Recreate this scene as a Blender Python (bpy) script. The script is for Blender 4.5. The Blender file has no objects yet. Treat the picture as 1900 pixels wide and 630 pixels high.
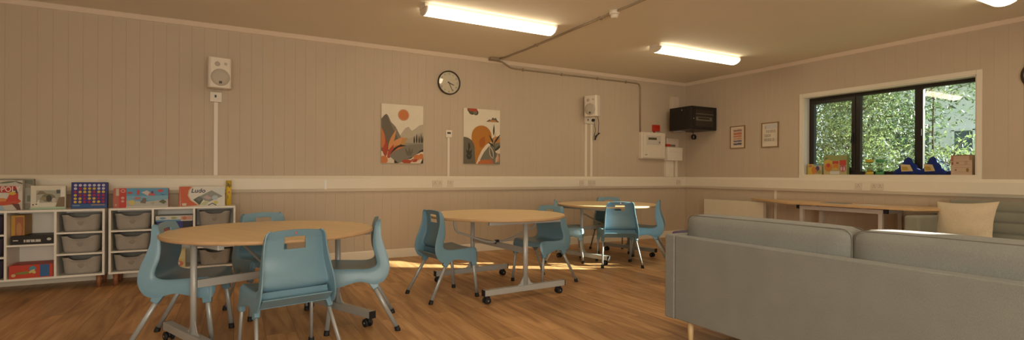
import bpy, math, random
from math import sin, cos, pi, radians, sqrt
from mathutils import Vector, Matrix, Euler
random.seed(7)
S = bpy.context.scene
C = S.collection

# ------------------------------------------------------------------ camera
YAW, ROLL, CY, FPX = 1.07183324, 0.00488054, 323.613, 945.424
F = Vector((cos(YAW), sin(YAW), 0)); R = Vector((sin(YAW), -cos(YAW), 0)); UP = Vector((0, 0, 1))
Rr = R * cos(ROLL) + UP * sin(ROLL); Ur = UP * cos(ROLL) - R * sin(ROLL)
cam = bpy.data.cameras.new('camera'); cam_o = bpy.data.objects.new('camera', cam); C.objects.link(cam_o)
cam_o.matrix_world = Matrix(((Rr.x, Ur.x, -F.x, 0), (Rr.y, Ur.y, -F.y, 0), (Rr.z, Ur.z, -F.z, 1.1), (0, 0, 0, 1)))
cam.sensor_fit = 'HORIZONTAL'; cam.sensor_width = 36; cam.lens = FPX / 1900 * 36
cam.shift_y = (CY - 315) / 1900; cam.clip_start = .05; cam.clip_end = 300
S.camera = cam_o

# ------------------------------------------------------------------ view, sky, sun, daylight
S.view_settings.view_transform = 'Standard'; S.view_settings.look = 'None'
S.view_settings.gamma = 1; S.view_settings.use_curve_mapping = False
EXPOSURE = 0.36
S.view_settings.exposure = EXPOSURE
W = bpy.data.worlds.new('sky'); S.world = W; W.use_nodes = True
wn = W.node_tree; wn.nodes.clear()
wo = wn.nodes.new('ShaderNodeOutputWorld'); wb = wn.nodes.new('ShaderNodeBackground')
wg = wn.nodes.new('ShaderNodeTexCoord'); ws = wn.nodes.new('ShaderNodeSeparateXYZ'); wr = wn.nodes.new('ShaderNodeValToRGB')
wr.color_ramp.elements[0].position = 0; wr.color_ramp.elements[0].color = (.78, .82, .80, 1)
wr.color_ramp.elements[1].position = .7; wr.color_ramp.elements[1].color = (.55, .66, .76, 1)
wn.links.new(wg.outputs['Generated'], ws.inputs[0]); wn.links.new(ws.outputs['Z'], wr.inputs[0])
wn.links.new(wr.outputs[0], wb.inputs[0]); wn.links.new(wb.outputs[0], wo.inputs[0])
wb.inputs[1].default_value = 1.2
SUN_DIR = Vector((.857, -.514, .325)).normalized()
sl = bpy.data.lights.new('sun', 'SUN'); sl.energy = 30.0; sl.angle = radians(.6); sl.color = (1, .93, .80)
so = bpy.data.objects.new('sun', sl); C.objects.link(so)
so.rotation_euler = SUN_DIR.to_track_quat('Z', 'Y').to_euler(); so.location = (20, -14, 9)

def area(name, loc, target, sx, sy, power, color):
    l = bpy.data.lights.new(name, 'AREA'); l.shape = 'RECTANGLE'; l.size = sx; l.size_y = sy
    l.energy = power; l.color = color
    o = bpy.data.objects.new(name, l); C.objects.link(o); o.location = loc
    o.rotation_euler = (Vector(target) - Vector(loc)).to_track_quat('-Z', 'Y').to_euler()
    return o
# daylight falling in through the windows of the two walls behind the camera
area('daylight_left', (-3.25, 1.6, 1.35), (3, 2.6, 1.9), 3.6, 1.6, 14, (1, .96, .84))
area('daylight_back', (.8, -2.95, 1.30), (1.6, 3, 2.2), 5.0, 1.6, 185, (1, .93, .78))
LAMP = 6.8                       # radiance of the ceiling fittings' diffusers
LAMP_COL = (1, .84, .59)

# ------------------------------------------------------------------ helpers
def tag(o, label=None, cat=None, group=None, kind=None):
    if label: o['label'] = label
    if cat: o['category'] = cat
    if group: o['group'] = group
    if kind: o['kind'] = kind
    return o

_m = {}
def mat(name, col, rough=.6, metal=0, var=.06, scale=12, bump=0, bscale=60, coat=0, emis=None, spec=.4, sheen=0):
    if name in _m: return _m[name]
    m = bpy.data.materials.new(name); m.use_nodes = True
    nt = m.node_tree; b = nt.nodes['Principled BSDF']
    tc = nt.nodes.new('ShaderNodeTexCoord')
    nz = nt.nodes.new('ShaderNodeTexNoise'); nz.inputs['Scale'].default_value = scale; nz.inputs['Detail'].default_value = 3
    nt.links.new(tc.outputs['Object'], nz.inputs['Vector'])
    mx = nt.nodes.new('ShaderNodeMix'); mx.data_type = 'RGBA'
    mx.inputs[6].default_value = (*[c * (1 - var) for c in col], 1)
    mx.inputs[7].default_value = (*[min(1, c * (1 + var)) for c in col], 1)
    nt.links.new(nz.outputs['Fac'], mx.inputs[0]); nt.links.new(mx.outputs[2], b.inputs['Base Color'])
    b.inputs['Roughness'].default_value = rough; b.inputs['Metallic'].default_value = metal
    b.inputs['Specular IOR Level'].default_value = spec
    if coat: b.inputs['Coat Weight'].default_value = coat
    if sheen: b.inputs['Sheen Weight'].default_value = sheen
    if bump:
        n2 = nt.nodes.new('ShaderNodeTexNoise'); n2.inputs['Scale'].default_value = bscale; n2.inputs['Detail'].default_value = 4
        nt.links.new(tc.outputs['Object'], n2.inputs['Vector'])
        bp = nt.nodes.new('ShaderNodeBump'); bp.inputs['Strength'].default_value = bump; bp.inputs['Distance'].default_value = .004
        nt.links.new(n2.outputs['Fac'], bp.inputs['Height']); nt.links.new(bp.outputs[0], b.inputs['Normal'])
    if emis:
        b.inputs['Emission Color'].default_value = (*emis[0], 1); b.inputs['Emission Strength'].default_value = emis[1]
    _m[name] = m
    return m

def glass(name, tint=(.9, .95, .93), refl=1.0):
    m = bpy.data.materials.new(name); m.use_nodes = True; nt = m.node_tree; nt.nodes.clear()
    o = nt.nodes.new('ShaderNodeOutputMaterial'); mx = nt.nodes.new('ShaderNodeMixShader')
    t = nt.nodes.new('ShaderNodeBsdfTransparent'); t.inputs[0].default_value = (*tint, 1)
    g = nt.nodes.new('ShaderNodeBsdfGlossy'); g.inputs['Roughness'].default_value = .02
    lw = nt.nodes.new('ShaderNodeLayerWeight'); pw_ = nt.nodes.new('ShaderNodeMath'); pw_.operation = 'POWER'; pw_.inputs[1].default_value = 4
    fr = nt.nodes.new('ShaderNodeMath'); fr.operation = 'MULTIPLY_ADD'; fr.inputs[1].default_value = .9; fr.inputs[2].default_value = .07 * refl
    nt.links.new(lw.outputs['Facing'], pw_.inputs[0]); nt.links.new(pw_.outputs[0], fr.inputs[0]); nt.links.new(fr.outputs[0], mx.inputs[0]); nt.links.new(t.outputs[0], mx.inputs[1]); nt.links.new(g.outputs[0], mx.inputs[2])
    nt.links.new(mx.outputs[0], o.inputs[0])
    return m

def fabric(name, col, scale=420):
    m = bpy.data.materials.new(name); m.use_nodes = True; nt = m.node_tree; b = nt.nodes['Principled BSDF']
    tc = nt.nodes.new('ShaderNodeTexCoord')
    w1 = nt.nodes.new('ShaderNodeTexNoise'); w1.inputs['Scale'].default_value = scale; w1.inputs['Detail'].default_value = 2
    mp = nt.nodes.new('ShaderNodeMapping'); mp.inputs['Scale'].default_value = (1, 1, .35)
    nt.links.new(tc.outputs['Object'], mp.inputs[0]); nt.links.new(mp.outputs[0], w1.inputs['Vector'])
    big = nt.nodes.new('ShaderNodeTexNoise'); big.inputs['Scale'].default_value = 6
    nt.links.new(tc.outputs['Object'], big.inputs['Vector'])
    ad = nt.nodes.new('ShaderNodeMath'); ad.operation = 'MULTIPLY_ADD'; ad.inputs[1].default_value = .35
    nt.links.new(big.outputs['Fac'], ad.inputs[0]); nt.links.new(w1.outputs['Fac'], ad.inputs[2])
    rp = nt.nodes.new('ShaderNodeValToRGB')
    rp.color_ramp.elements[0].position = .35; rp.color_ramp.elements[0].color = (*[c * .80 for c in col], 1)
    rp.color_ramp.elements[1].position = 1.0; rp.color_ramp.elements[1].color = (*[min(1, c * 1.16) for c in col], 1)
    nt.links.new(ad.outputs[0], rp.inputs[0]); nt.links.new(rp.outputs[0], b.inputs['Base Color'])
    b.inputs['Roughness'].default_value = .95; b.inputs['Specular IOR Level'].default_value = .15
    b.inputs['Sheen Weight'].default_value = .15
    bp = nt.nodes.new('ShaderNodeBump'); bp.inputs['Strength'].default_value = .35; bp.inputs['Distance'].default_value = .002
    nt.links.new(w1.outputs['Fac'], bp.inputs['Height']); nt.links.new(bp.outputs[0], b.inputs['Normal'])
    return m

def wood(name, ca, cb, axis=0, scale=1.0, rough=.45):
    m = bpy.data.materials.new(name); m.use_nodes = True; nt = m.node_tree; b = nt.nodes['Principled BSDF']
    tc = nt.nodes.new('ShaderNodeTexCoord'); mp = nt.nodes.new('ShaderNodeMapping')
    s = [14 * scale] * 3; s[axis] = 1.1 * scale; mp.inputs['Scale'].default_value = s
    nz = nt.nodes.new('ShaderNodeTexNoise'); nz.inputs['Scale'].default_value = 2.2; nz.inputs['Detail'].default_value = 5
    nt.links.new(tc.outputs['Object'], mp.inputs[0]); nt.links.new(mp.outputs[0], nz.inputs['Vector'])
    rp = nt.nodes.new('ShaderNodeValToRGB')
    rp.color_ramp.elements[0].position = .3; rp.color_ramp.elements[0].color = (*ca, 1)
    rp.color_ramp.elements[1].position = .75; rp.color_ramp.elements[1].color = (*cb, 1)
    nt.links.new(nz.outputs['Fac'], rp.inputs[0]); nt.links.new(rp.outputs[0], b.inputs['Base Color'])
    b.inputs['Roughness'].default_value = rough
    return m

class MB:
    def __init__(s): s.v = []; s.f = []; s.mi = []; s.sm = []
    def add(s, vs, fs, mi=0, smooth=False):
        n = len(s.v); s.v += [tuple(v) for v in vs]
        for f in fs: s.f.append([n + i for i in f]); s.mi.append(mi); s.sm.append(smooth)
        return s
    def box(s, x0, x1, y0, y1, z0, z1, mi=0, M=None):
        vs = [Vector(p) for p in ((x0, y0, z0), (x1, y0, z0), (x1, y1, z0), (x0, y1, z0), (x0, y0, z1), (x1, y0, z1), (x1, y1, z1), (x0, y1, z1))]
        if M is not None: vs = [M @ v for v in vs]
        return s.add(vs, [(3, 2, 1, 0), (4, 5, 6, 7), (0, 1, 5, 4), (1, 2, 6, 5), (2, 3, 7, 6), (3, 0, 4, 7)], mi)
    def bar(s, p0, p1, w, d, mi=0, up=None, w1=None, d1=None):
        p0 = Vector(p0); p1 = Vector(p1); t = (p1 - p0).normalized()
        up = Vector(up) if up else (Vector((0, 0, 1)) if abs(t.z) < .9 else Vector((1, 0, 0)))
        a = t.cross(up).normalized(); b = a.cross(t).normalized(); vs = []
        w1 = w1 or w; d1 = d1 or d
        for p, ww, dd in ((p0, w, d), (p1, w1, d1)):
            for i, j in ((-1, -1), (1, -1), (1, 1), (-1, 1)): vs.append(p + a * (i * ww / 2) + b * (j * dd / 2))
        return s.add(vs, [(0, 1, 2, 3), (7, 6, 5, 4), (0, 4, 5, 1), (1, 5, 6, 2), (2, 6, 7, 3), (3, 7, 4, 0)], mi)
    def tube(s, pts, r, n=10, mi=0, ry=None, cap=True, up=None):
        pts = [Vector(p) for p in pts]; rs = r if isinstance(r, (list, tuple)) else [r] * len(pts); vs = []; a = None
        for i, p in enumerate(pts):
            t = (pts[min(i + 1, len(pts) - 1)] - pts[max(i - 1, 0)]).normalized()
            if a is None:
                u = Vector(up) if up else (Vector((0, 0, 1)) if abs(t.z) < .9 else Vector((1, 0, 0)))
                a = t.cross(u).normalized()
            a = (a - t * a.dot(t)).normalized(); b = t.cross(a)
            for k in range(n):
                th = 2 * pi * k / n; vs.append(p + a * (cos(th) * rs[i]) + b * (sin(th) * (ry if ry else rs[i])))
        fs = []
        for i in range(len(pts) - 1):
            for k in range(n): fs.append((i * n + k, i * n + (k + 1) % n, (i + 1) * n + (k + 1) % n, (i + 1) * n + k))
        s.add(vs, fs, mi, True)
        if cap:
            m = len(s.v) - len(vs); s.f.append([m + k for k in reversed(range(n))]); s.mi.append(mi); s.sm.append(False)
            s.f.append([m + (len(pts) - 1) * n + k for k in range(n)]); s.mi.append(mi); s.sm.append(False)
        return s
    def lathe(s, prof, n=32, mi=0, c=(0, 0, 0), M=None, smooth=True):
        c = Vector(c); vs = []; N = len(prof)
        for k in range(n):
            th = 2 * pi * k / n
            for r, z in prof:
                v = Vector((r * cos(th), r * sin(th), z))
                if M is not None: v = M @ v
                vs.append(v + c)
        fs = [(k * N + i, ((k + 1) % n) * N + i, ((k + 1) % n) * N + i + 1, k * N + i + 1) for k in range(n) for i in range(N - 1)]
        s.add(vs, fs, mi, smooth); m = len(s.v) - len(vs)
        for q in range(len(fs)):
            i = q % (N - 1)
            if abs(prof[i][1] - prof[i + 1][1]) < 1e-6: s.sm[len(s.sm) - len(fs) + q] = False
        if prof[0][0] > 1e-4: s.f.append([m + k * N for k in reversed(range(n))]); s.mi.append(mi); s.sm.append(False)
        if prof[-1][0] > 1e-4: s.f.append([m + k * N + N - 1 for k in range(n)]); s.mi.append(mi); s.sm.append(False)
        return s
    def prism(s, poly, d0, d1, o=(0, 0, 0), ux=(1, 0, 0), uy=(0, 1, 0), mi=0):
        o = Vector(o); ux = Vector(ux); uy = Vector(uy); w = ux.cross(uy); n = len(poly)
        vs = [o + ux * a + uy * b + w * d0 for a, b in poly] + [o + ux * a + uy * b + w * d1 for a, b in poly]
        fs = [tuple(reversed(range(n))), tuple(range(n, 2 * n))] + [(i, (i + 1) % n, n + (i + 1) % n, n + i) for i in range(n)]
        return s.add(vs, fs, mi)
    def build(s, name, mats, parent=None, bevel=0, seg=2, sub=0, loc=None):
        me = bpy.data.meshes.new(name); me.from_pydata(s.v, [], s.f)
        for m in (mats if isinstance(mats, (list, tuple)) else [mats]): me.materials.append(m)
        me.polygons.foreach_set('material_index', s.mi); me.polygons.foreach_set('use_smooth', s.sm)
        me.update()
        o = bpy.data.objects.new(name, me); C.objects.link(o)
        if parent: o.parent = parent
        if loc: o.location = loc
        if bevel:
            b = o.modifiers.new('bevel', 'BEVEL'); b.width = bevel; b.segments = seg; b.limit_method = 'ANGLE'; b.angle_limit = radians(40)
            for p in me.polygons: p.use_smooth = True
            b.harden_normals = True
        if sub:
            d = o.modifiers.new('sub', 'SUBSURF'); d.levels = sub; d.render_levels = sub
            for p in me.polygons: p.use_smooth = True
        return o

def empty(name, loc=(0, 0, 0), rz=0, **k):
    o = bpy.data.objects.new(name, None); C.objects.link(o); o.location = loc; o.rotation_euler = (0, 0, rz)
    o.empty_display_size = .1
    return tag(o, **k)
def struct(o): return tag(o, kind='structure')
def kids(o): return [c for c in bpy.data.objects if c.parent == o]
def copy_tree(o, parent=None):
    c = o.copy(); C.objects.link(c); c.parent = parent
    for ch in kids(o):
        if ch is not c: copy_tree(ch, c)
    return c

# flat artwork printed on a face: shapes given in 0..1 of the face, lifted in 0.4 mm layers
def circ(cx, cy, rx, ry=None, n=28, a0=0, a1=360):
    ry = rx if ry is None else ry
    full = abs(a1 - a0) >= 360
    return [(cx + rx * cos(radians(a0 + (a1 - a0) * i / (n if full else n - 1))), cy + ry * sin(radians(a0 + (a1 - a0) * i / (n if full else n - 1)))) for i in range(n)]
def rect(a, b, c, d): return [(a, c), (b, c), (b, d), (a, d)]
def clip01(poly):
    for ax, val, sgn in ((0, 0, 1), (0, 1, -1), (1, 0, 1), (1, 1, -1)):
        out = []
        for i in range(len(poly)):
            p, q = poly[i], poly[(i + 1) % len(poly)]
            dp, dq = (p[ax] - val) * sgn, (q[ax] - val) * sgn
            if dp >= 0: out.append(p)
            if (dp >= 0) != (dq >= 0):
                t = dp / (dp - dq); out.append((p[0] + (q[0] - p[0]) * t, p[1] + (q[1] - p[1]) * t))
        poly = out
        if not poly: return []
    return poly
def ink(rgb, rough=.5):
    return mat('print_%02x%02x%02x' % tuple(int(255 * c) for c in rgb), rgb, rough, var=.04, scale=30)
def art(name, o, ux, uy, items, parent, lift=.0004, rough=.5):
    o = Vector(o); ux = Vector(ux); uy = Vector(uy); w = ux.cross(uy).normalized(); mb = MB(); mats = []
    for i, (col, poly) in enumerate(items):
        poly = clip01(poly)
        if len(poly) < 3: continue
        m = ink(col, rough)
        if m not in mats: mats.append(m)
        mb.add([o + ux * a + uy * b + w * lift * (i + 1) for a, b in poly], [tuple(range(len(poly)))], mats.index(m))
    return mb.build(name, mats, parent)
def lettering(name, txt, o, ux, uy, size, col, parent, shear=0, bold=0, lift=.001, extr=.0003, sx=1):
    cu = bpy.data.curves.new(name, 'FONT'); cu.body = txt; cu.size = size; cu.shear = shear; cu.offset = bold; cu.extrude = extr
    cu.align_x = 'CENTER'; cu.align_y = 'CENTER'; cu.resolution_u = 3
    t = bpy.data.objects.new(name + '_tmp', cu); C.objects.link(t)
    bpy.context.view_layer.update()
    me = bpy.data.meshes.new_from_object(t.evaluated_get(bpy.context.evaluated_depsgraph_get()))
    bpy.data.objects.remove(t); me.name = name; me.materials.clear(); me.materials.append(ink(col))
    ux = Vector(ux).normalized(); uy = Vector(uy).normalized(); w = ux.cross(uy)
    for v in me.vertices: v.co = Vector(o) + ux * v.co.x * sx + uy * v.co.y + w * (v.co.z + lift)
    ob = bpy.data.objects.new(name, me); C.objects.link(ob); ob.parent = parent
    return ob

# ------------------------------------------------------------------ materials
wall_m = mat('painted_boarding', (.55, .445, .325), .55, var=.04, scale=3, bump=.05, bscale=25)
ceil_m = mat('ceiling_paint', (.68, .56, .43), .7, var=.03, scale=2)
trim_m = mat('cream_gloss', (.80, .72, .58), .4, var=.02, scale=5)
coving_m = mat('coving_paint', (.80, .66, .52), .5, var=.02, scale=5)
white_m = mat('white_plastic', (.80, .72, .60), .4, var=.02)
plain_m = mat('white_laminate', (.80, .76, .68), .35, var=.02)
black_m = mat('black_plastic', (.02, .02, .022), .4, var=.1)
rubber_m = mat('dark_rubber', (.012, .012, .014), .6, var=.1)
steel_m = mat('galvanised_steel', (.36, .28, .19), .42, .25, var=.12, scale=20)
legpaint_m = mat('grey_metal_paint', (.36, .38, .38), .35, .25, var=.05)
framepaint_m = mat('light_grey_frame_paint', (.43, .44, .43), .38, .2, var=.05)
blue_m = mat('blue_chair_plastic', (.155, .285, .37), .36, var=.04, scale=6, bump=.08, bscale=180, spec=.5)
beech_m = wood('beech_top', (.76, .55, .28), (.84, .63, .34), 0, .6, .35)
edge_m = mat('beech_edge', (.52, .34, .18), .5, var=.1)
oak_m = wood('oak_leg', (.62, .42, .20), (.72, .52, .28), 2, 1)
redwood_m = wood('reddish_leg_wood', (.24, .09, .04), (.34, .14, .06), 2, 1)

# ================================================================== THE ROOM
WX, LY, CZ = 7.22, 6.652, 2.775       # right wall plane, long wall plane, ceiling
X0, Y0 = -3.4, -3.1                   # walls behind the camera
def floor_mat():
    m = bpy.data.materials.new('oak_laminate'); m.use_nodes = True; nt = m.node_tree; b = nt.nodes['Principled BSDF']
    L = nt.links.new
    tc = nt.nodes.new('ShaderNodeTexCoord'); mp = nt.nodes.new('ShaderNodeMapping'); mp.inputs['Rotation'].default_value = (0, 0, radians(90))
    L(tc.outputs['Object'], mp.inputs[0])
    br = nt.nodes.new('ShaderNodeTexBrick'); br.offset = .37; br.inputs['Scale'].default_value = 1
    br.inputs['Brick Width'].default_value = 1.28; br.inputs['Row Height'].default_value = .192
    br.inputs['Mortar Size'].default_value = .0014; br.inputs['Mortar Smooth'].default_value = .3; br.inputs['Bias'].default_value = 0
    br.inputs['Color1'].default_value = (0, 0, 0, 1); br.inputs['Color2'].default_value = (1, 1, 1, 1); br.inputs['Mortar'].default_value = (.5, .5, .5, 1)
    L(mp.outputs[0], br.inputs['Vector'])
    ms = nt.nodes.new('ShaderNodeMapping'); ms.inputs['Scale'].default_value = (9, .9, 1)
    L(tc.outputs['Object'], ms.inputs[0])
    sc = nt.nodes.new('ShaderNodeVectorMath'); sc.operation = 'MULTIPLY_ADD'; sc.inputs[1].default_value = (31, 17, 5)
    L(br.outputs['Color'], sc.inputs[0]); L(ms.outputs[0], sc.inputs[2])
    g = nt.nodes.new('ShaderNodeTexNoise'); g.inputs['Scale'].default_value = 1.5; g.inputs['Detail'].default_value = 6; g.inputs['Distortion'].default_value = .8
    L(sc.outputs[0], g.inputs['Vector'])
    rp = nt.nodes.new('ShaderNodeValToRGB')
    e = rp.color_ramp.elements; e[0].position = .28; e[0].color = (.30, .150, .060, 1); e[1].position = .78; e[1].color = (.68, .43, .21, 1)
    k = rp.color_ramp.elements.new(.5); k.color = (.49, .28, .122, 1)
    L(g.outputs['Fac'], rp.inputs[0])
    mx = nt.nodes.new('ShaderNodeMix'); mx.data_type = 'RGBA'; mx.blend_type = 'MULTIPLY'; mx.inputs[0].default_value = 1
    r2 = nt.nodes.new('ShaderNodeValToRGB'); r2.color_ramp.elements[0].color = (.80, .78, .76, 1); r2.color_ramp.elements[1].color = (1.12, 1.1, 1.08, 1)
    L(br.outputs['Color'], r2.inputs[0]); L(rp.outputs[0], mx.inputs[6]); L(r2.outputs[0], mx.inputs[7])
    m2 = nt.nodes.new('ShaderNodeMix'); m2.data_type = 'RGBA'; m2.inputs[7].default_value = (.10, .045, .02, 1)
    L(br.outputs['Fac'], m2.inputs[0]); L(mx.outputs[2], m2.inputs[6]); L(m2.outputs[2], b.inputs['Base Color'])
    b.inputs['Roughness'].default_value = .42; b.inputs['Specular IOR Level'].default_value = .35
    return m
struct(MB().box(X0 - .2, WX + .3, Y0 - .2, LY + .2, -.12, 0).build('floor', floor_mat()))

# ceiling boards with faint joints
def ceiling_mat():
    m = mat('ceiling_board', (.86, .78, .64), .75, var=.02, scale=1.5); nt = m.node_tree; b = nt.nodes['Principled BSDF']
    tc = nt.nodes.new('ShaderNodeTexCoord'); br = nt.nodes.new('ShaderNodeTexBrick'); br.offset = 0
    br.inputs['Scale'].default_value = 1; br.inputs['Brick Width'].default_value = 2.4; br.inputs['Row Height'].default_value = 1.2
    br.inputs['Mortar Size'].default_value = .004; nt.links.new(tc.outputs['Object'], br.inputs['Vector'])
    bp = nt.nodes.new('ShaderNodeBump'); bp.inputs['Strength'].default_value = .5; bp.inputs['Distance'].default_value = .004; bp.invert = False
    nt.links.new(br.outputs['Fac'], bp.inputs['Height']); nt.links.new(bp.outputs[0], b.inputs['Normal'])
    return m
struct(MB().box(X0 - .2, WX + .3, Y0 - .2, LY + .2, CZ, CZ + .15).build('ceiling', ceiling_mat()))

# grooved boarding: vertical V grooves every .1175 m, holes for windows
def boarding(name, P, a0, a1, holes=(), thick=.16, pitch=.1175, nrm=1):
    """P(a, d, z) maps wall coordinate a, depth d behind the face and height z to the world"""
    mb = MB(); cuts = [a0]; a = a0 + .045
    while a < a1 - .01: cuts.append(a); a += pitch
    cuts.append(a1); g = .0028; gd = .0022
    def zs(lo, hi):
        for (h0, h1, z0, z1) in holes:
            if lo >= h0 - 1e-6 and hi <= h1 + 1e-6: return [(0, z0), (z1, CZ)]
        return [(0, CZ)]
    edges = set(cuts)
    for h in holes: edges |= {h[0], h[1]}
    edges = sorted(edges)
    segs = []
    for i in range(len(edges) - 1):
        lo, hi = edges[i], edges[i + 1]
        l2 = lo + (g if lo in cuts and lo != a0 else 0); h2 = hi - (g if hi in cuts and hi != a1 else 0)
        if l2 > lo: segs.append((lo, l2, gd, 0))
        segs.append((l2, h2, 0, 0))
        if h2 < hi: segs.append((h2, hi, 0, gd))
    for lo, hi, d0, d1 in segs:
        for z0, z1 in zs(lo, hi):
            mb.add([P(lo, d0, z0), P(hi, d1, z0), P(hi, d1, z1), P(lo, d0, z1)], [(0, 1, 2, 3)])
    # body of the wall behind the boards
    us = sorted({a0, a1} | {h[0] for h in holes} | {h[1] for h in holes})
    for i in range(len(us) - 1):
        for z0, z1 in zs(us[i], us[i + 1]):
            c = [P(us[i], .012, z0), P(us[i + 1], thick, z1)]
            mb.box(min(c[0][0], c[1][0]), max(c[0][0], c[1][0]), min(c[0][1], c[1][1]), max(c[0][1], c[1][1]), z0, z1)
    return struct(mb.build(name, wall_m))
WIN = (2.495, 4.455, 1.10, 2.232)          # the window opening in the right wall: y0, y1, z0, z1
WIN2 = (-1.78, -1.44, 1.10, 2.72)          # unseen second window, its narrow slot shaped to let sun onto the sofa
boarding('wall_back', lambda a, d, z: (a, LY + d, z), X0, WX)
boarding('wall_right', lambda a, d, z: (WX + d, a, z), Y0, LY, [WIN, WIN2])
struct(MB().box(X0 - .15, X0, Y0, LY, 0, CZ).build('wall_left', wall_m))
struct(MB().box(X0, WX, Y0 - .15, Y0, 0, CZ).build('wall_front', wall_m))

# coving
cv = [(0, 0), (.036, 0), (.044, -.008), (.012, -.050), (0, -.055)]
def yprism(mb, prof, y0, y1, x, z, sx=-1, mi=0):
    vs = [(x + sx * a, y0, z + b) for a, b in prof] + [(x + sx * a, y1, z + b) for a, b in prof]; n = len(prof)
    return mb.add(vs, [tuple(range(n)), tuple(reversed(range(n, 2 * n)))] + [(i, n + i, n + (i + 1) % n, (i + 1) % n) for i in range(n)], mi)
def xprism(mb, prof, x0, x1, y, z, mi=0):
    vs = [(x0, y - a, z + b) for a, b in prof] + [(x1, y - a, z + b) for a, b in prof]; n = len(prof)
    return mb.add(vs, [tuple(reversed(range(n))), tuple(range(n, 2 * n))] + [(i, (i + 1) % n, n + (i + 1) % n, n + i) for i in range(n)], mi)
struct(xprism(MB(), cv, X0, WX, LY, CZ).build('trim_1', coving_m))
struct(yprism(MB(), cv, Y0, LY - .04, WX, CZ).build('trim_2', coving_m))
sk = [(0, 0), (.018, 0), (.018, .100), (.012, .112), (0, .112)]
struct(xprism(MB(), sk, X0, WX, LY, 0).build('baseboard_back', trim_m))
struct(yprism(MB(), sk, Y0, LY - .02, WX, 0).build('baseboard_right', trim_m))
# dado trunking: slanted top and bottom strips with a flat lid between
tk = [(0, 0), (.030, 0), (.052, .034), (.054, .036), (.054, .158), (.052, .160), (.030, .194), (0, .194)]
struct(xprism(MB(), tk, X0, WX, LY, .881).build('trim_3', trim_m))
struct(yprism(MB(), tk, Y0, LY - .054, WX, .881).build('trim_4', trim_m))

# window_1 : white lining and architrave, dark frame with three lights
y0, y1, z0, z1 = WIN; XF = 7.345
w1 = empty('window_1', (WX, (y0 + y1) / 2, z0)); struct(w1)
def local(o):                       # place world coordinates under a parent
    return Matrix.Translation(-Vector(o.location))
def put(mb, name, mats, parent, **k):
    T = parent.matrix_basis.inverted() if False else Matrix.Translation(-Vector(parent.location))
    mb.v = [tuple(T @ Vector(v)) for v in mb.v]
    return mb.build(name, mats, parent, **k)
m = MB(); a = .052; t = .016
m.box(WX - t, WX, y0 - a, y0, z0 - .03, z1 + a).box(WX - t, WX, y1, y1 + a, z0 - .03, z1 + a).box(WX - t, WX, y0, y1, z1, z1 + a)
put(m, 'architrave', trim_m, w1, bevel=.003)
m = MB(); m.box(WX - .002, XF + .06, y0 - .002, y0 + .012, z0, z1).box(WX - .002, XF + .06, y1 - .012, y1 + .002, z0, z1).box(WX - .002, XF + .06, y0, y1, z1 - .012, z1 + .002)
put(m, 'reveal_lining', plain_m, w1)
m = MB().box(WX - .022, XF + .06, y0 - .05, y1 + .05, z0 - .03, z0 + .022)
put(m, 'window_sill', trim_m, w1, bevel=.004)
dark_m = mat('dark_window_frame', (.022, .018, .014), .35, var=.08)
yi0, yi1, zi0, zi1 = y0 + .012, y1 - .012, z0 + .022, z1 - .012
f = MB(); fw = .045
f.box(XF, XF + .06, yi0, yi1, zi0, zi0 + .045).box(XF, XF + .06, yi0, yi1, zi1 - fw, zi1)
f.box(XF, XF + .06, yi0, yi0 + .022, zi0 + .045, zi1 - fw).box(XF, XF + .06, yi1 - .03, yi1, zi0 + .045, zi1 - fw)
for yc in (3.785, 3.105): f.box(XF, XF + .06, yc - .03, yc + .03, zi0 + .045, zi1 - fw)
put(f, 'window_frame', dark_m, w1, bevel=.003)
gl = glass('window_glass', (.90, .96, .93), 1.0)
def pane(name, ya, yb, za, zb, parent): return put(MB().box(XF + .026, XF + .032, ya, yb, za, zb), name, gl, parent)
# left light opens: a sash of its own with a handle
s = MB(); ya, yb, za, zb = 3.815, yi1 - .03, zi0 + .045, zi1 - fw
sw = .045
s.box(XF - .012, XF + .05, ya, yb, za, za + sw + .01).box(XF - .012, XF + .05, ya, yb, zb - sw, zb)
s.box(XF - .012, XF + .05, ya, ya + sw, za + sw + .01, zb - sw).box(XF - .012, XF + .05, yb - sw, yb, za + sw + .01, zb - sw)
put(s, 'opening_sash', dark_m, w1, bevel=.003)
put(MB().bar((XF - .02, 3.838, 1.56), (XF - .02, 3.838, 1.68), .018, .016).bar((XF - .045, 3.838, 1.55), (XF - .035, 3.838, 1.66), .016, .014).bar((XF - .045, 3.838, 1.65), (XF - .012, 3.838, 1.65), .014, .014), 'window_handle', black_m, w1)
pane('pane', ya + sw, yb - sw, za + sw + .01, zb - sw, w1)
pane('pane', 3.135, 3.755, zi0 + .045, zi1 - fw, w1)
s = MB(); ya, yb = yi0 + .022, 3.075
s.box(XF - .004, XF + .05, yb - .028, yb, za, zb)
put(s, 'opening_sash', dark_m, w1, bevel=.003)
pane('pane', ya, yb - .028, za, zb, w1)
put(MB().bar((XF - .012, 3.062, 1.60), (XF - .012, 3.062, 1.68), .014, .014), 'window_handle', black_m, w1)
# window_2, out of the photograph's frame
y0, y1, z0, z1 = WIN2
w2 = empty('window_2', (WX, (y0 + y1) / 2, z0)); struct(w2)
f = MB(); f.box(XF, XF + .05, y0, y1, z0, z0 + .03).box(XF, XF + .05, y0, y1, z1 - .012, z1).box(XF, XF + .05, y0, y0 + .015, z0, z1).box(XF, XF + .05, y1 - .015, y1, z0, z1)
put(f, 'window_frame', dark_m, w2)
put(MB().box(WX - .02, XF, y0 - .03, y1 + .03, z0 - .03, z0), 'window_sill', trim_m, w2)

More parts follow.
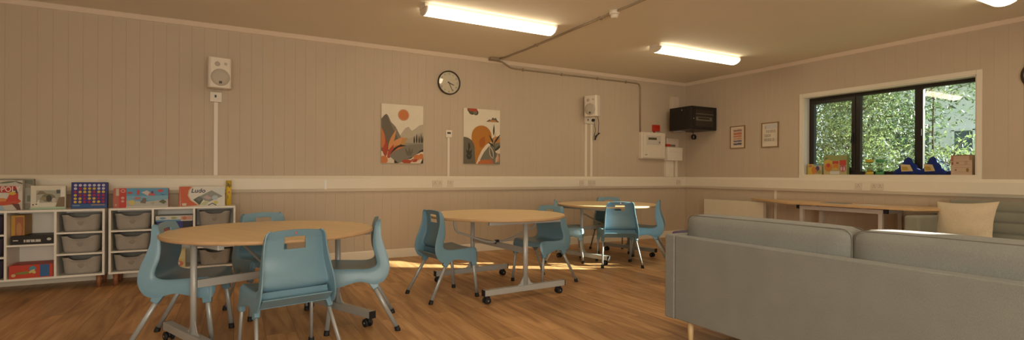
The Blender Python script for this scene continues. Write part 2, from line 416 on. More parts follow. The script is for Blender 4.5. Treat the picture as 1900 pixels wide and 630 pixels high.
# ================================================================== OUTSIDE THE WINDOW
struct(MB().box(WX + .32, 40, -30, 40, -.45, -.35).build('ground', mat('lawn', (.09, .14, .04), .9, var=.3, scale=3)))
def leaf_mat(name, c):
    m = bpy.data.materials.new(name); m.use_nodes = True; nt = m.node_tree; nt.nodes.clear(); L = nt.links.new
    o = nt.nodes.new('ShaderNodeOutputMaterial'); mx = nt.nodes.new('ShaderNodeMixShader'); mx.inputs[0].default_value = .45
    d = nt.nodes.new('ShaderNodeBsdfPrincipled'); t = nt.nodes.new('ShaderNodeBsdfTranslucent')
    tc = nt.nodes.new('ShaderNodeTexCoord'); n = nt.nodes.new('ShaderNodeTexNoise'); n.inputs['Scale'].default_value = 2.6; n.inputs['Detail'].default_value = 5
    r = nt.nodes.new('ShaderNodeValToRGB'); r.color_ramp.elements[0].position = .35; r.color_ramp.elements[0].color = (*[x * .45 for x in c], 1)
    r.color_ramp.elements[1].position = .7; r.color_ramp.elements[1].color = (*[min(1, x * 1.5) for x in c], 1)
    L(tc.outputs['Object'], n.inputs['Vector']); L(n.outputs['Fac'], r.inputs[0]); L(r.outputs[0], d.inputs['Base Color']); L(r.outputs[0], t.inputs[0])
    d.inputs['Roughness'].default_value = .32
    L(d.outputs[0], mx.inputs[1]); L(t.outputs[0], mx.inputs[2]); L(mx.outputs[0], o.inputs[0]); return m
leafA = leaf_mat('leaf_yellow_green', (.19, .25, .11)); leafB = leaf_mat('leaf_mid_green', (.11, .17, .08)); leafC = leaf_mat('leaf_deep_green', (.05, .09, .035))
bark = mat('bark', (.09, .07, .045), .9, var=.3, scale=20, bump=.5)
def tree(name, x, y, h, rx, ry, n, lm, label, leaf=.055, clear=.0, trunk=.05, rnd=None, group=None, core=0):
    g = random.Random(rnd or int(x * 100 + y)); root = empty(name, (x, y, -.35)); tag(root, label, 'tree', group)
    t = MB(); top = Vector((g.uniform(-.2, .2), g.uniform(-.2, .2), h * .9)); pts = [Vector((0, 0, 0))]
    for i in range(1, 7): pts.append(top * (i / 6) + Vector((g.uniform(-.06, .06), g.uniform(-.06, .06), 0)))
    t.tube(pts, [trunk * (1 - .13 * i) for i in range(7)], 8)
    tips = []
    for i in range(16):
        k = g.uniform(max(.2, clear), .95); b = top * k; th = g.uniform(0, 2 * pi); rr = g.uniform(.5, .95)
        e = b + Vector((cos(th) * rx * rr, sin(th) * ry * rr, g.uniform(.1, .6)))
        mid = (b + e) / 2 + Vector((0, 0, g.uniform(.0, .15))); t.tube([b, mid, e], [trunk * .35, trunk * .2, trunk * .08], 5)
        tips += [e, mid]
    t.build('trunk', bark, root)
    f = MB(); vs = []; fs = []
    for i in range(int(n * 1.7)):
        u = g.random()
        if u < .55:
            c = g.choice(tips) + Vector((g.gauss(0, .22), g.gauss(0, .22), g.gauss(0, .2)))
        else:
            z = h * (clear + (1 - clear) * g.random()); w = sqrt(max(.05, 1 - ((z / h - .5) * 1.5) ** 2)); th = g.uniform(0, 2 * pi); q = sqrt(g.random())
            c = Vector((cos(th) * rx * q * w, sin(th) * ry * q * w, z))
        a = Vector((g.gauss(0, 1), g.gauss(0, 1), g.gauss(0, 1))).normalized(); b = a.cross(Vector((g.gauss(0, 1), g.gauss(0, 1), g.gauss(0, 1)))).normalized()
        L = leaf * .72 * g.uniform(.5, 1.4); Wd = L * .34; k = len(vs); nn = a.cross(b) * L * .18
        vs += [c - a * L, c - b * Wd, c + a * L + nn, c + b * Wd]; fs.append((k, k + 1, k + 2, k + 3))
    f.add(vs, fs); 
    o = f.build('foliage', lm, root)
    return root
TR = 'trees outside the window'
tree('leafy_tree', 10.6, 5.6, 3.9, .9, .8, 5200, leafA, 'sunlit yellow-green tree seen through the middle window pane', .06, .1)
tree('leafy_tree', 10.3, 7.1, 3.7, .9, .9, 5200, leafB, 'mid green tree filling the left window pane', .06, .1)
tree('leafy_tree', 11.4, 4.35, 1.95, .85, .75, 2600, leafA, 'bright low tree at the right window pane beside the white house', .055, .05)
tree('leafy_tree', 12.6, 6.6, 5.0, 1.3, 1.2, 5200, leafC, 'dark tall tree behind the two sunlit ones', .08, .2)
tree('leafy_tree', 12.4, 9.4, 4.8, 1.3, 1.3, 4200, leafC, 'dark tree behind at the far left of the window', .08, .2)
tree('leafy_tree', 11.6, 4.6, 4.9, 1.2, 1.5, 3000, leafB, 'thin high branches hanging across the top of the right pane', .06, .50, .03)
# unseen evergreen block added sunward of the window to cut the sun to a strip
def hedge(name, x0, x1, y0, y1, h, label, n=9000):
    g = random.Random(5); root = empty(name, ((x0 + x1) / 2, (y0 + y1) / 2, -.35)); tag(root, label, 'sun blocker')
    ax, ay = (x1 - x0) / 2, (y1 - y0) / 2
    core = MB(); core.box(-ax * .8, ax * .8, -ay + .03, ay - .08, 0, h - .1); core.build('solid_blocking_core', leafC, root, bevel=.05)
    vs = []; fs = []
    for i in range(n):
        k = g.choice((0, 0, 1, 1, 2)); u, v = g.uniform(-1, 1), g.uniform(-1, 1)
        c = Vector((u * ax, (ay - .05) * (1 if v > 0 else -1), g.uniform(0, h))) if k == 1 else Vector((ax * (1 if u > 0 else -1), v * (ay - .05), g.uniform(0, h))) if k == 0 else Vector((u * ax, v * (ay - .05), h - .05))
        c += Vector([g.gauss(0, .03) for _ in range(3)])
        a = Vector([g.gauss(0, 1) for _ in range(3)]).normalized(); b = a.cross(Vector([g.gauss(0, 1) for _ in range(3)])).normalized()
        L = .045 * g.uniform(.6, 1.3); q = len(vs); vs += [c - a * L, c - b * L * .4, c + a * L, c + b * L * .4]; fs.append((q, q + 1, q + 2, q + 3))
    MB().add(vs, fs).build('foliage', leafC, root)
hedge('sun_blocker_hedge', 9.3, 9.9, 1.90, 3.2, 3.9, 'unseen evergreen sun blocker added outside, right of the window view')
# white house behind
hs = empty('white_house', (19, 8.2, -.35)); tag(hs, 'white rendered house with grey windows glimpsed through the right pane', 'house')
hm = mat('white_render', (.88, .88, .88), .8)
MB().box(-2, 2, -3.2, 1.6, 0, 4.0).build('wall', hm, hs)
MB().prism([(-3.4, 4.0), (1.8, 4.0), (-.8, 5.6)], -2.2, 2.2, ux=(0, 1, 0), uy=(0, 0, 1)).build('roof', mat('slate', (.10, .11, .13), .7), hs)
gp = mat('house_glass', (.10, .14, .18), .1)
for yy, zz in ((-2.3, 1.5), (-.9, 1.5), (.5, 1.5)):
    wv = MB().box(-2.05, -1.99, yy - .45, yy + .45, zz, zz + 1.2).build('window', gp, hs)
    fm = MB()
    for q in (-.45, 0, .45): fm.box(-2.08, -2.0, yy + q - .03, yy + q + .03, zz, zz + 1.2)
    for q in (0, .6, 1.2): fm.box(-2.08, -2.0, yy - .48, yy + .48, zz + q - .03, zz + q + .03)
    fm.build('glazing_bars', hm, wv)

# ================================================================== CEILING FITTINGS
def fitting():
    r = empty('ceiling_light'); L = .775
    MB().box(-L, L, -.088, .088, -.036, 0).build('mounting_tray', white_m, r, bevel=.003)
    prof = [(-.104, -.034), (-.102, -.052), (-.078, -.078), (-.040, -.094), (0, -.099), (.040, -.094), (.078, -.078), (.102, -.052), (.104, -.034)]
    em = mat('opal_diffuser', (.85, .85, .8), .4, emis=(LAMP_COL, LAMP))
    m = MB(); n = len(prof)
    vs = [(-L + .03, a, b) for a, b in prof] + [(L - .03, a, b) for a, b in prof]
    m.add(vs, [(i, n + i, n + i + 1, i + 1) for i in range(n - 1)] + [(n - 1, 2 * n - 1, n, 0)], 0, True)
    m.build('diffuser', em, r)
    for s in (-1, 1):
        e = MB(); k = [(a * 1.02, b * 1.02 + .001) for a, b in prof]
        e.prism(k, s * (L - .03), s * (L - .012), ux=(0, 1, 0), uy=(0, 0, 1))
        e.build('end_cap', white_m, r, bevel=.003)
    return r
lf = fitting(); lf.location = (2.40, 4.86, CZ)
tag(lf, 'long white strip light on the ceiling beside the metal conduit', 'ceiling light', 'ceiling strip lights')
for loc, lb in (((5.49, 4.86, CZ), 'long white strip light on the ceiling nearest the far corner'),
                ((5.49, 1.96, CZ), 'white strip light cut off by the top right edge of the picture, above the sofas'),
                ((2.40, 1.96, CZ), 'white strip light overhead, out of the picture above the sofa end')):
    c = copy_tree(lf); c.location = loc; tag(c, lb)
# galvanised conduit: over the ceiling, along the wall and down to the panel
cz = CZ - .014
cd = empty('metal_conduit', (3.33, LY, CZ)); tag(cd, 'grey steel conduit crossing the ceiling and running along the long wall to the alarm panel', 'conduit')
put(MB().tube([(3.40, Y0 + .05, cz), (3.40, 5.9, cz), (3.37, 6.4, cz), (3.335, 6.50, cz)], .012), 'ceiling_pipe', steel_m, cd)
put(MB().box(3.20, 3.34, 6.50, 6.60, CZ - .038, CZ - .001), 'junction_box', steel_m, cd, bevel=.004)
zc = 2.672
put(MB().tube([(3.33, 6.58, CZ - .03), (3.42, 6.60, CZ - .032), (3.50, 6.62, CZ - .06), (3.58, 6.634, zc + .01), (3.66, 6.636, zc), (6.05, 6.636, zc), (6.10, 6.636, zc - .02), (6.122, 6.636, zc - .07), (6.122, 6.636, 1.83)], .012), 'wall_pipe', steel_m, cd)
for x in (3.8, 4.5, 5.2, 5.8): put(MB().box(x - .012, x + .012, 6.62, 6.652, zc - .02, zc + .02), 'saddle', steel_m, cd)
for y in (5.6, 4.3, 3.0): put(MB().box(3.38, 3.42, y - .012, y + .012, CZ - .028, CZ), 'saddle', steel_m, cd)
sd = empty('smoke_detector', (3.40, 4.07, CZ - .026)); tag(sd, 'round white smoke detector on the ceiling conduit', 'smoke detector')
MB().lathe([(.0, .026), (.052, .026), (.052, .0), (.050, -.012), (0, -.012)][::-1], 28).build('base', white_m, sd)
MB().lathe([(.0, -.052), (.022, -.052), (.036, -.040), (.042, -.012), (0, -.010)], 28).build('sensor_head', white_m, sd)

# ================================================================== ON THE LONG WALL
def canvas(name, x0, x1, z0, z1, items, label):
    r = empty(name, (x0, LY - .003, z0)); tag(r, label, 'wall art'); w, h = x1 - x0, z1 - z0
    MB().box(0, w, -.02, 0, 0, h).build('canvas', mat('canvas_cream', (.78, .70, .55), .8, bump=.1, bscale=300), r, bevel=.002)
    art('print', (0, -.0205, 0), (w, 0, 0), (0, 0, h), items, r, .0002, .8)
    return r
def leaf2(x, y, ang, L, wd):
    a = radians(ang); ux, uy = cos(a), sin(a); out = []
    for t in [i / 8 for i in range(9)]: out.append((x + ux * L * t - uy * wd * sin(pi * t ** .8), y + uy * L * t + ux * wd * sin(pi * t ** .8)))
    for t in [i / 8 for i in range(7, 0, -1)]: out.append((x + ux * L * t + uy * wd * sin(pi * t ** .8), y + uy * L * t - ux * wd * sin(pi * t ** .8)))
    return out
OR = (.60, .20, .07); OR2 = (.66, .30, .12); RED = (.42, .08, .04); GY = (.16, .135, .10); GY2 = (.24, .21, .16); PALE = (.50, .43, .32); DK = (.045, .038, .028); CRM = (.70, .60, .45)
i1 = [((.60, .30, .17), circ(.52, .825, .135, .10)), (OR, circ(.52, .825, .11, .082)),
      (PALE, [(.35, .35), (.48, .52), (.56, .60), (.64, .63), (.72, .56), (.80, .60), (.90, .66), (1, .68), (1, .30), (.35, .30)]),
      ((.42, .36, .27), [(.5, .33), (.62, .42), (.75, .45), (.85, .5), (1, .55), (1, .3), (.5, .3)]),
      (GY, [(0, .74), (.05, .79), (.11, .83), (.16, .80), (.22, .70), (.33, .62), (.42, .50), (.52, .36), (.5, .2), (0, .2)]),
      (GY2, [(.12, .82), (.16, .80), (.22, .70), (.33, .62), (.42, .50), (.52, .36), (.40, .40), (.26, .60)])]
for x, hh in ((.78, .15), (.84, .19), (.90, .16), (.95, .19), (.99, .15)): i1.append((DK, leaf2(x, .33, 90, hh, .018)))
i1 += [((.30, .27, .20), [(.45, .34), (.75, .35), (1, .36), (1, .24), (.45, .22)]), ((.52, .28, .10), leaf2(.18, .20, 28, .50, .10)), (OR2, leaf2(.16, .16, 40, .46, .075)), (OR, leaf2(.2, .22, 8, .36, .06)),
       (OR, leaf2(.12, .2, 108, .46, .05)), (OR2, leaf2(.16, .22, 62, .40, .045)), (RED, leaf2(.10, .10, 95, .38, .07)), (OR, leaf2(.02, .25, 85, .28, .06)), (RED, leaf2(.14, .06, 60, .3, .05)),
       (DK, [(.20, .15), (.40, .27), (.60, .30), (.45, .32), (.3, .26)]),
       ((.23, .20, .155), [(.18, .12), (.30, .20), (.45, .25), (.62, .31), (.80, .33), (1, .34), (1, .20), (.80, .12), (.58, .04), (.40, .0), (.30, .05)]),
       (GY, leaf2(.66, .12, 90, .16, .03)), (GY, leaf2(.64, .12, 120, .17, .025)), (GY, leaf2(.68, .12, 65, .16, .025)),
       (DK, [(.30, .06), (.40, .0), (.5, .0), (.62, .08), (.78, .12), (.92, .22), (1, .25), (1, .21), (.94, .17), (.80, .06), (.62, .02), (.45, -.05), (.3, -.02)]),
       (CRM, circ(.10, .02, .2, .07)), (OR, circ(.05, .05, .1, .07)), (CRM, [(.45, 0), (.55, .06), (.7, .08), (.82, .15), (.95, .2), (1, .2), (1, 0)]), (RED, circ(.60, .03, .12, .035)), (OR, circ(.85, .1, .09, .05)), (RED, circ(.78, .05, .08, .03)), (OR, circ(.95, .12, .06, .05)), (DK, [(.93, 0), (1, .10), (1, 0)])]
for k in range(9): i1.append((CRM, circ(.70 + .03 * k, .02 + .02 * ((k * 5) % 4), .008, .006, 8)))
canvas('mountain_canvas', 1.675, 2.241, 1.245, 2.018, i1, 'unframed canvas of a grey mountain, orange leaves and small red-orange sun')
i2 = [((.10, .10, .07), circ(.23, .955, .10, .07)), ((.10, .10, .07), circ(.33, .93, .07, .05)), ((.10, .10, .07), circ(.16, .98, .06, .05)), (RED, circ(.20, .985, .08, .04)), (RED, circ(.30, .97, .07, .04)), ((.20, .18, .12), circ(.30, .925, .05, .025)),
      ((.14, .12, .08), [(.62, .78), (.70, .82), (.75, .81), (.79, .86), (.84, .84), (.88, .86), (.92, .81), (.97, .785), (.97, .775), (.62, .775)]), ((.52, .22, .07), [(.67, .78), (.73, .80), (.80, .815), (.86, .81), (.92, .78), (.92, .778), (.67, .778)]),
      ((.50, .20, .035), circ(.49, .50, .275, .20, 40, 0, 180) + [(.215, .40), (.30, .15), (.32, 0), (.60, 0), (.765, .30)]), ((.42, .13, .025), leaf2(.45, .3, 60, .24, .08)),
      ((.15, .13, .09), circ(.02, .28, .28, .20, 30, 0, 180) + [(-.2, 0), (.32, 0)]),
      ((.035, .035, .025), leaf2(.15, .14, 95, .26, .012)), ((.05, .05, .03), leaf2(.15, .26, 90, .12, .03)), ((.05, .05, .03), leaf2(.15, .15, 125, .13, .03)), ((.05, .05, .03), leaf2(.15, .15, 55, .13, .03)), ((.05, .05, .03), leaf2(.15, .08, 130, .12, .03)), ((.05, .05, .03), leaf2(.15, .08, 50, .12, .03)),
      ((.50, .24, .08), circ(.92, .38, .20, .13, 20, 0, 180) + [(.72, .3), (1.1, .3)]),
      ((.75, .65, .5), [(.34, 0), (.40, .12), (.50, .26), (.62, .36), (.75, .41), (.78, .36), (.66, .30), (.54, .20), (.45, .08), (.42, 0)]),
      ((.19, .18, .13), [(.42, 0), (.47, .11), (.56, .22), (.68, .32), (.80, .38), (1, .40), (1, 0)]),
      (CRM, leaf2(.85, .24, 10, .3, .07)), ((.52, .16, .05), circ(.60, 0, .22, .08, 24, 0, 180)),
      ((.06, .055, .035), leaf2(.86, .10, 92, .32, .01)), ((.06, .055, .035), leaf2(.82, .52, 88, .22, .022)), ((.06, .055, .035), leaf2(.82, .38, 42, .26, .022)), ((.06, .055, .035), leaf2(.84, .36, 130, .24, .022)), ((.06, .055, .035), leaf2(.84, .24, 30, .26, .026)), ((.06, .055, .035), leaf2(.84, .32, 155, .2, .022)), ((.55, .30, .14), leaf2(.80, .36, 70, .26, .014)),
      ((.62, .52, .38), leaf2(.80, .10, 112, .26, .055)), ((.15, .13, .09), leaf2(.795, .11, 112, .22, .035)), ((.55, .27, .16), leaf2(.95, .02, 95, .2, .04)), ((.62, .42, .28), leaf2(.88, .02, 70, .16, .03)), ((.48, .14, .08), leaf2(.80, .0, 130, .14, .03))]
canvas('sunset_canvas', 2.831, 3.408, 1.252, 2.037, i2, 'unframed canvas of a large orange sun arch between dark plants')

ck = empty('wall_clock', (2.612, LY, 2.370)); tag(ck, 'round wall clock with thin dark rim and pale face', 'clock')
T = Matrix.Rotation(radians(90), 4, 'X')      # local +z points into the room (-y)
MB().lathe([(0, 0), (.158, 0), (.166, .008), (.166, .036), (.158, .042), (.150, .038), (.150, .012), (0, .012)], 56, M=T).build('case', mat('clock_rim', (.05, .035, .02), .4), ck)
face = MB().lathe([(0, .0125), (.150, .0125), (.150, .016), (0, .016)], 56, M=T).build('dial', mat('clock_face', (.78, .70, .57), .6), ck)
for k in range(12):
    a = radians(90 - 30 * (k + 1)); lettering('numeral', str(k + 1), (.122 * cos(a), -.0165, .122 * sin(a)), (1, 0, 0), (0, 0, 1), .036, (.06, .05, .04), ck)
MB().box(-.006, .006, -.0205, -.0185, -.02, .080, M=Matrix.Rotation(radians(112), 4, 'Y')).build('hour_hand', black_m, ck)
MB().box(-.004, .004, -.0230, -.0210, -.02, .118, M=Matrix.Rotation(radians(155), 4, 'Y')).build('minute_hand', black_m, ck)
MB().lathe([(0, .032), (.149, .032), (.149, .034), (0, .034)], 48, M=T).build('clock_glass', glass('clock_glass', (.97, .97, .95), .8), ck)

th = empty('thermostat', (2.612, LY, 1.663)); tag(th, 'small white thermostat with dark display between the two canvases', 'thermostat')
MB().box(-.045, .045, -.028, 0, -.052, .050).build('housing', white_m, th, bevel=.005)
MB().box(-.026, .026, -.030, -.0275, -.002, .022).build('display', mat('lcd_dark', (.06, .06, .05), .3), th)
tcv = MB().box(-.016, .016, -.014, 0, -.588, -.052).build('cable_cover', trim_m, th)

def speaker(name, x, z, yaw, label, badge=True):
    r = empty(name, (x, LY, z)); tag(r, label, 'speaker', 'wall speakers on the long wall')
    Mx = Matrix.Translation((0, -.155, 0)) @ Matrix.Rotation(yaw, 4, 'Z') @ Matrix.Rotation(radians(2), 4, 'X')
    def mm(b): b.v = [tuple(Mx @ Vector(v)) for v in b.v]; return b
    w, h, d = .112, .165, .085
    pr = [(-w * .88, d), (w * .88, d), (w, .01), (w, -d + .022), (w - .022, -d), (-w + .022, -d), (-w, -d + .022), (-w, .01)]
    mm(MB().prism(pr, -h, h)).build('cabinet', white_m, r, bevel=.008, seg=3)
    gm = mat('speaker_grille', (.56, .50, .41), .7, bump=.6, bscale=500)
    T2 = Matrix.Translation((0, -d - .001, -.05)) @ Matrix.Rotation(radians(90), 4, 'X')
    b = MB().lathe([(0, 0), (.092, 0), (.090, .004), (.05, .006), (0, .007)], 36, M=T2); mm(b).build('woofer_grille', gm, r)
    T3 = Matrix.Translation((-.03, -d - .001, .092)) @ Matrix.Rotation(radians(90), 4, 'X')
    b = MB().lathe([(0, 0), (.026, 0), (.025, .003), (0, .004)], 24, M=T3); mm(b).build('tweeter', gm, r)
    T4 = Matrix.Translation((.05, -d - .001, .10)) @ Matrix.Rotation(radians(90), 4, 'X')
    b = MB().lathe([(0, 0), (.016, 0), (.015, .002), (0, .002)], 18, M=T4); mm(b).build('port', gm, r)
    mm(MB().box(-.014, .014, -d - .010, -d - .006, -.118, -.092)).build('badge', mat('badge_dark', (.10, .08, .06), .4), r)
    MB().bar((0, -.10, -.02), (0, 0, -.02), .05, .07).build('wall_bracket', white_m, r)
    return r
speaker('wall_speaker', -.155, 2.200, radians(12), 'white wall speaker at the left, above a single cable cover')
speaker('wall_speaker', 4.985, 2.190, radians(-62), 'white wall speaker right of the canvases with a cable hanging below')
def outlet(x, z, label, w=.075, black=False):
    r = empty('wall_outlet', (x, LY, z)); tag(r, label, 'socket')
    MB().box(-w, w, -.035, 0, -.055, .055).build('back_box', white_m, r, bevel=.004)
    return r
o1 = outlet(-.185, 1.955, 'small white outlet box under the left wall speaker', .058)
MB().box(-.012, .006, -.042, -.034, -.006, .022).build('switch_key', black_m, o1)
tag(MB().box(-.019, .019, -.014, 0, -.82, 0).build('cable_cover', trim_m, loc=(-.185, LY, 1.898)), 'white vertical cable cover from the left speaker outlet down to the trunking', 'cable cover')
o2 = outlet(5.035, 1.985, 'white double outlet box under the right wall speaker', .095)
MB().lathe([(0, 0), (.026, 0), (.022, .03), (0, .034)], 16, M=Matrix.Translation((.055, -.035, 0)) @ T).build('plug', black_m, o2)
MB().box(-.05, -.035, -.042, -.034, -.012, .014).build('switch_key', black_m, o2)
for dx, lb in ((-.055, 'left of the two slim white cable covers under the right speaker'), (.055, 'right of the two slim white cable covers under the right speaker')):
    tag(MB().box(-.022, .022, -.016, 0, -.85, 0).build('cable_cover', trim_m, loc=(5.025 + dx, LY, 1.928)), lb, 'cable cover')
cb = [(5.09, 6.58, 1.96), (5.11, 6.57, 1.82), (5.10, 6.585, 1.74), (5.13, 6.60, 1.70), (5.19, 6.60, 1.78), (5.20, 6.60, 1.95), (5.16, 6.58, 2.06)]
kb = empty('power_cable', (5.13, 6.60, 1.75)); tag(kb, 'thin dark cable looping below the right wall speaker with a bundled end', 'cable')
put(MB().tube(cb, .004, 6), 'cord', black_m, kb)
bd = MB()
for k in range(3): bd.tube([(5.12 + .012 * k, 6.60 + .008 * k, 1.67), (5.16, 6.60 + .01 * k, 1.735), (5.20 + .01 * k, 6.60, 1.78)], .009, 8)
put(bd, 'bundle', black_m, kb)

# alarm panel, power unit, call point, sensor, rack cabinet
ap = empty('fire_alarm_panel', (6.10, LY, 1.385)); tag(ap, 'white fire alarm control panel with small display, under the red call point', 'alarm panel')
W_, H_ = .55, .455
MB().box(0, W_, -.075, 0, 0, H_).build('back_box', white_m, ap, bevel=.006)
MB().box(.02, W_ - .02, -.098, -.075, .015, H_ - .015).build('door', mat('panel_cream', (.76, .67, .53), .4), ap, bevel=.006)
MB().box(.09, .42, -.101, -.097, .24, .40).build('control_area', mat('panel_grey', (.62, .56, .47), .5), ap)
MB().box(.13, .32, -.104, -.100, .325, .365).build('display', mat('lcd_olive', (.10, .09, .04), .3), ap)
MB().box(.375, .40, -.104, -.100, .27, .30).build('key_switch', mat('key_grey', (.25, .22, .18), .4, .5), ap)
MB().box(.06, .11, -.101, -.097, .06, .075).build('badge', mat('badge_grey', (.30, .26, .2), .5), ap)
rc = empty('manual_call_point', (6.475, LY, 1.925)); tag(rc, 'small red fire call point box above the alarm panel', 'call point')
MB().box(-.07, .07, -.055, 0, -.055, .055).build('housing', mat('alarm_red', (.50, .035, .015), .4), rc, bevel=.005)
MB().box(-.035, -.025, -.03, 0, -.10, -.055).build('cable_gland', mat('alarm_red', (0, 0, 0)), rc)
pu = empty('power_supply_box', (6.665, LY, 1.362)); tag(pu, 'low white power box with a seam, right of the alarm panel', 'electrical box')
MB().box(0, .36, -.12, 0, 0, .235).build('housing', white_m, pu, bevel=.006)
MB().box(0.004, .356, -.126, -.12, .150, .231).build('upper_cover', white_m, pu, bevel=.003)
iu = empty('isolator_unit', (6.665, LY, 1.600)); tag(iu, 'small pale isolator unit with red and grey switches, standing above the white power box', 'switch unit')
MB().box(.02, .31, -.075, 0, 0, .155).build('housing', mat('panel_beige', (.66, .55, .43), .5), iu, bevel=.005)
MB().box(-.0, .10, -.088, -.06, .01, .05).build('red_switch', mat('alarm_red', (0, 0, 0)), iu)
MB().box(.10, .22, -.085, -.06, .012, .045).build('grey_switch', mat('key_grey', (0, 0, 0)), iu)
tag(MB().box(-.09, .09, -.05, 0, -.286, 0).build('cable_cover', trim_m, loc=(6.79, LY, 1.362), bevel=.003), 'wide white cable cover under the power box', 'cable cover')
tag(MB().box(-.03, .03, -.03, 0, -.286, 0).build('cable_cover', trim_m, loc=(6.97, LY, 1.362)), 'narrow white cable cover beside the wide one, nearest the corner', 'cable cover')
sn = empty('alarm_sounder', (6.905, LY, 2.36)); tag(sn, 'pale rounded alarm unit on the wall behind the black cabinet', 'alarm')
MB().prism([(-.09, -.13), (.09, -.13), (.09, .12), (.075, .145), (-.075, .145), (-.09, .12)], 0, .07, o=(0, 0, 0), ux=(1, 0, 0), uy=(0, 0, 1)).build('housing', mat('panel_beige', (0, 0, 0)), sn, bevel=.008)

rk = empty('wall_rack_cabinet', (6.60, 5.97, 1.865)); tag(rk, 'black wall-mounted equipment cabinet in the corner with a glazed door', 'equipment cabinet')
blk = mat('rack_black', (.012, .010, .009), .35, var=.1)
MB().box(0, .60, 0, .46, 0, .385).build('body', blk, rk, bevel=.004)
dm = MB(); dm.box(0, .60, -.02, 0, 0, .05).box(0, .60, -.02, 0, .335, .385).box(0, .10, -.02, 0, .05, .335).box(.55, .60, -.02, 0, .05, .335)
dm.build('door_frame', blk, rk, bevel=.002)
MB().box(.10, .55, -.004, -.001, .05, .335).build('recess', mat('rack_inside', (.05, .04, .03), .6), rk)
ei = MB().box(.12, .50, -.012, -.004, .15, .215).build('patch_panel', mat('equip_grey', (.42, .40, .36), .5), rk)
MB().box(.17, .44, -.0135, -.012, .175, .20).build('ports', blk, ei)
MB().box(.11, .54, -.010, -.004, .255, .268).build('shelf_edge', mat('equip_grey', (0, 0, 0)), rk)
MB().box(.10, .55, -.019, -.016, .05, .335).build('glass_door', glass('rack_glass', (.75, .74, .70), .6), rk)
MB().lathe([(0, 0), (.012, 0), (.011, .006), (0, .006)], 14, M=Matrix.Translation((-.0005, .18, .33)) @ Matrix.Rotation(radians(-90), 4, 'Y')).build('side_lock', mat('chrome', (.6, .58, .55), .2, 1), rk)
MB().lathe([(0, 0), (.010, 0), (.009, .006), (0, .006)], 14, M=Matrix.Translation((.05, -.0205, .18)) @ T).build('door_lock', mat('chrome', (0, 0, 0)), rk)
kb2 = empty('coiled_cable', (7.03, 6.30, 1.78)); tag(kb2, 'small black cable coil hanging under the black cabinet', 'cable')
MB().tube([(0, 0, .085), (0, 0, .05), (.0, 0, .03)], .006, 8).build('cord', black_m, kb2)
cc = MB()
for k in range(4): cc.tube([(.04 * cos(2 * pi * i / 16), -.01 * k, .04 * sin(2 * pi * i / 16) - .01) for i in range(17)], .007, 6)
cc.build('coil', black_m, kb2)
tag(MB().box(6.68, 6.84, 6.30, 6.42, 1.845, 1.865).build('cable_entry_plate', mat('entry_grey', (.42, .38, .33), .5)), 'pale flat plate under the left end of the black cabinet', 'cable plate')

# sockets let into the trunking lids
def trunk_socket(p, w, horizontal, label, n=1):
    r = empty('socket_plate', p); tag(r, label, 'socket', 'socket plates on the trunking')
    def B(a0, a1, d0, d1, z0, z1):
        return MB().box(a0, a1, -d1, -d0, z0, z1) if horizontal else MB().box(-d1, -d0, a0, a1, z0, z1)
    B(-w / 2, w / 2, 0, .010, -.043, .043).build('face_plate', mat('socket_ivory', (.70, .61, .48), .4), r, bevel=.002)
    if n:
        for k in range(n):
            c = (k - (n - 1) / 2) * w * .48
            s = MB()
            for a, z, ww, hh in ((0, .016, .006, .012), (-.012, -.006, .010, .005), (.012, -.006, .010, .005)):
                s.v += [tuple(v) for v in B(c + a - ww / 2, c + a + ww / 2, .010, .0108, z - hh / 2, z + hh / 2).v]
                b = len(s.v) - 8; s.f += [[b + i for i in q] for q in ((3, 2, 1, 0), (4, 5, 6, 7), (0, 1, 5, 4), (1, 2, 6, 5), (2, 3, 7, 6), (3, 0, 4, 7))]; s.mi += [0] * 6; s.sm += [False] * 6
            s.build('pin_holes', mat('hole_brown', (.12, .08, .05), .7), r)
    return r
yt = LY - .054; xt = WX - .054
trunk_socket((2.435, yt, .975), .146, True, 'double socket plate on the trunking, left of the thermostat line', 2)
trunk_socket((2.625, yt, .975), .086, True, 'single plate on the trunking right under the thermostat line', 1)
trunk_socket((4.86, yt, .975), .086, True, 'small plate on the trunking left below the right speaker', 1)
trunk_socket((5.06, yt, .975), .146, True, 'double plate on the trunking under the right speaker cables', 2)
trunk_socket((7.00, yt, .980), .10, True, 'small plate on the trunking beside the corner', 1)
trunk_socket((xt, 3.68, .970), .086, False, 'single plate on the trunking below the window', 1)
trunk_socket((xt, 3.46, .970), .146, False, 'double plate on the trunking below the window, above the long table', 2)
tag(MB().box(-.012, .012, -.006, 0, -.055, .055).build('lid_joint_clip', mat('bright_white', (.85, .84, .80), .3), loc=(.985, yt, .965)), 'bright white joint clip on the long wall trunking', 'trunking clip')
tag(MB().box(-.02, 0, -.018, .018, -.88, 0).build('cable_cover', trim_m, loc=(WX, 4.87, .881)), 'slim white cable cover dropping from the trunking by the pale heater', 'cable cover')

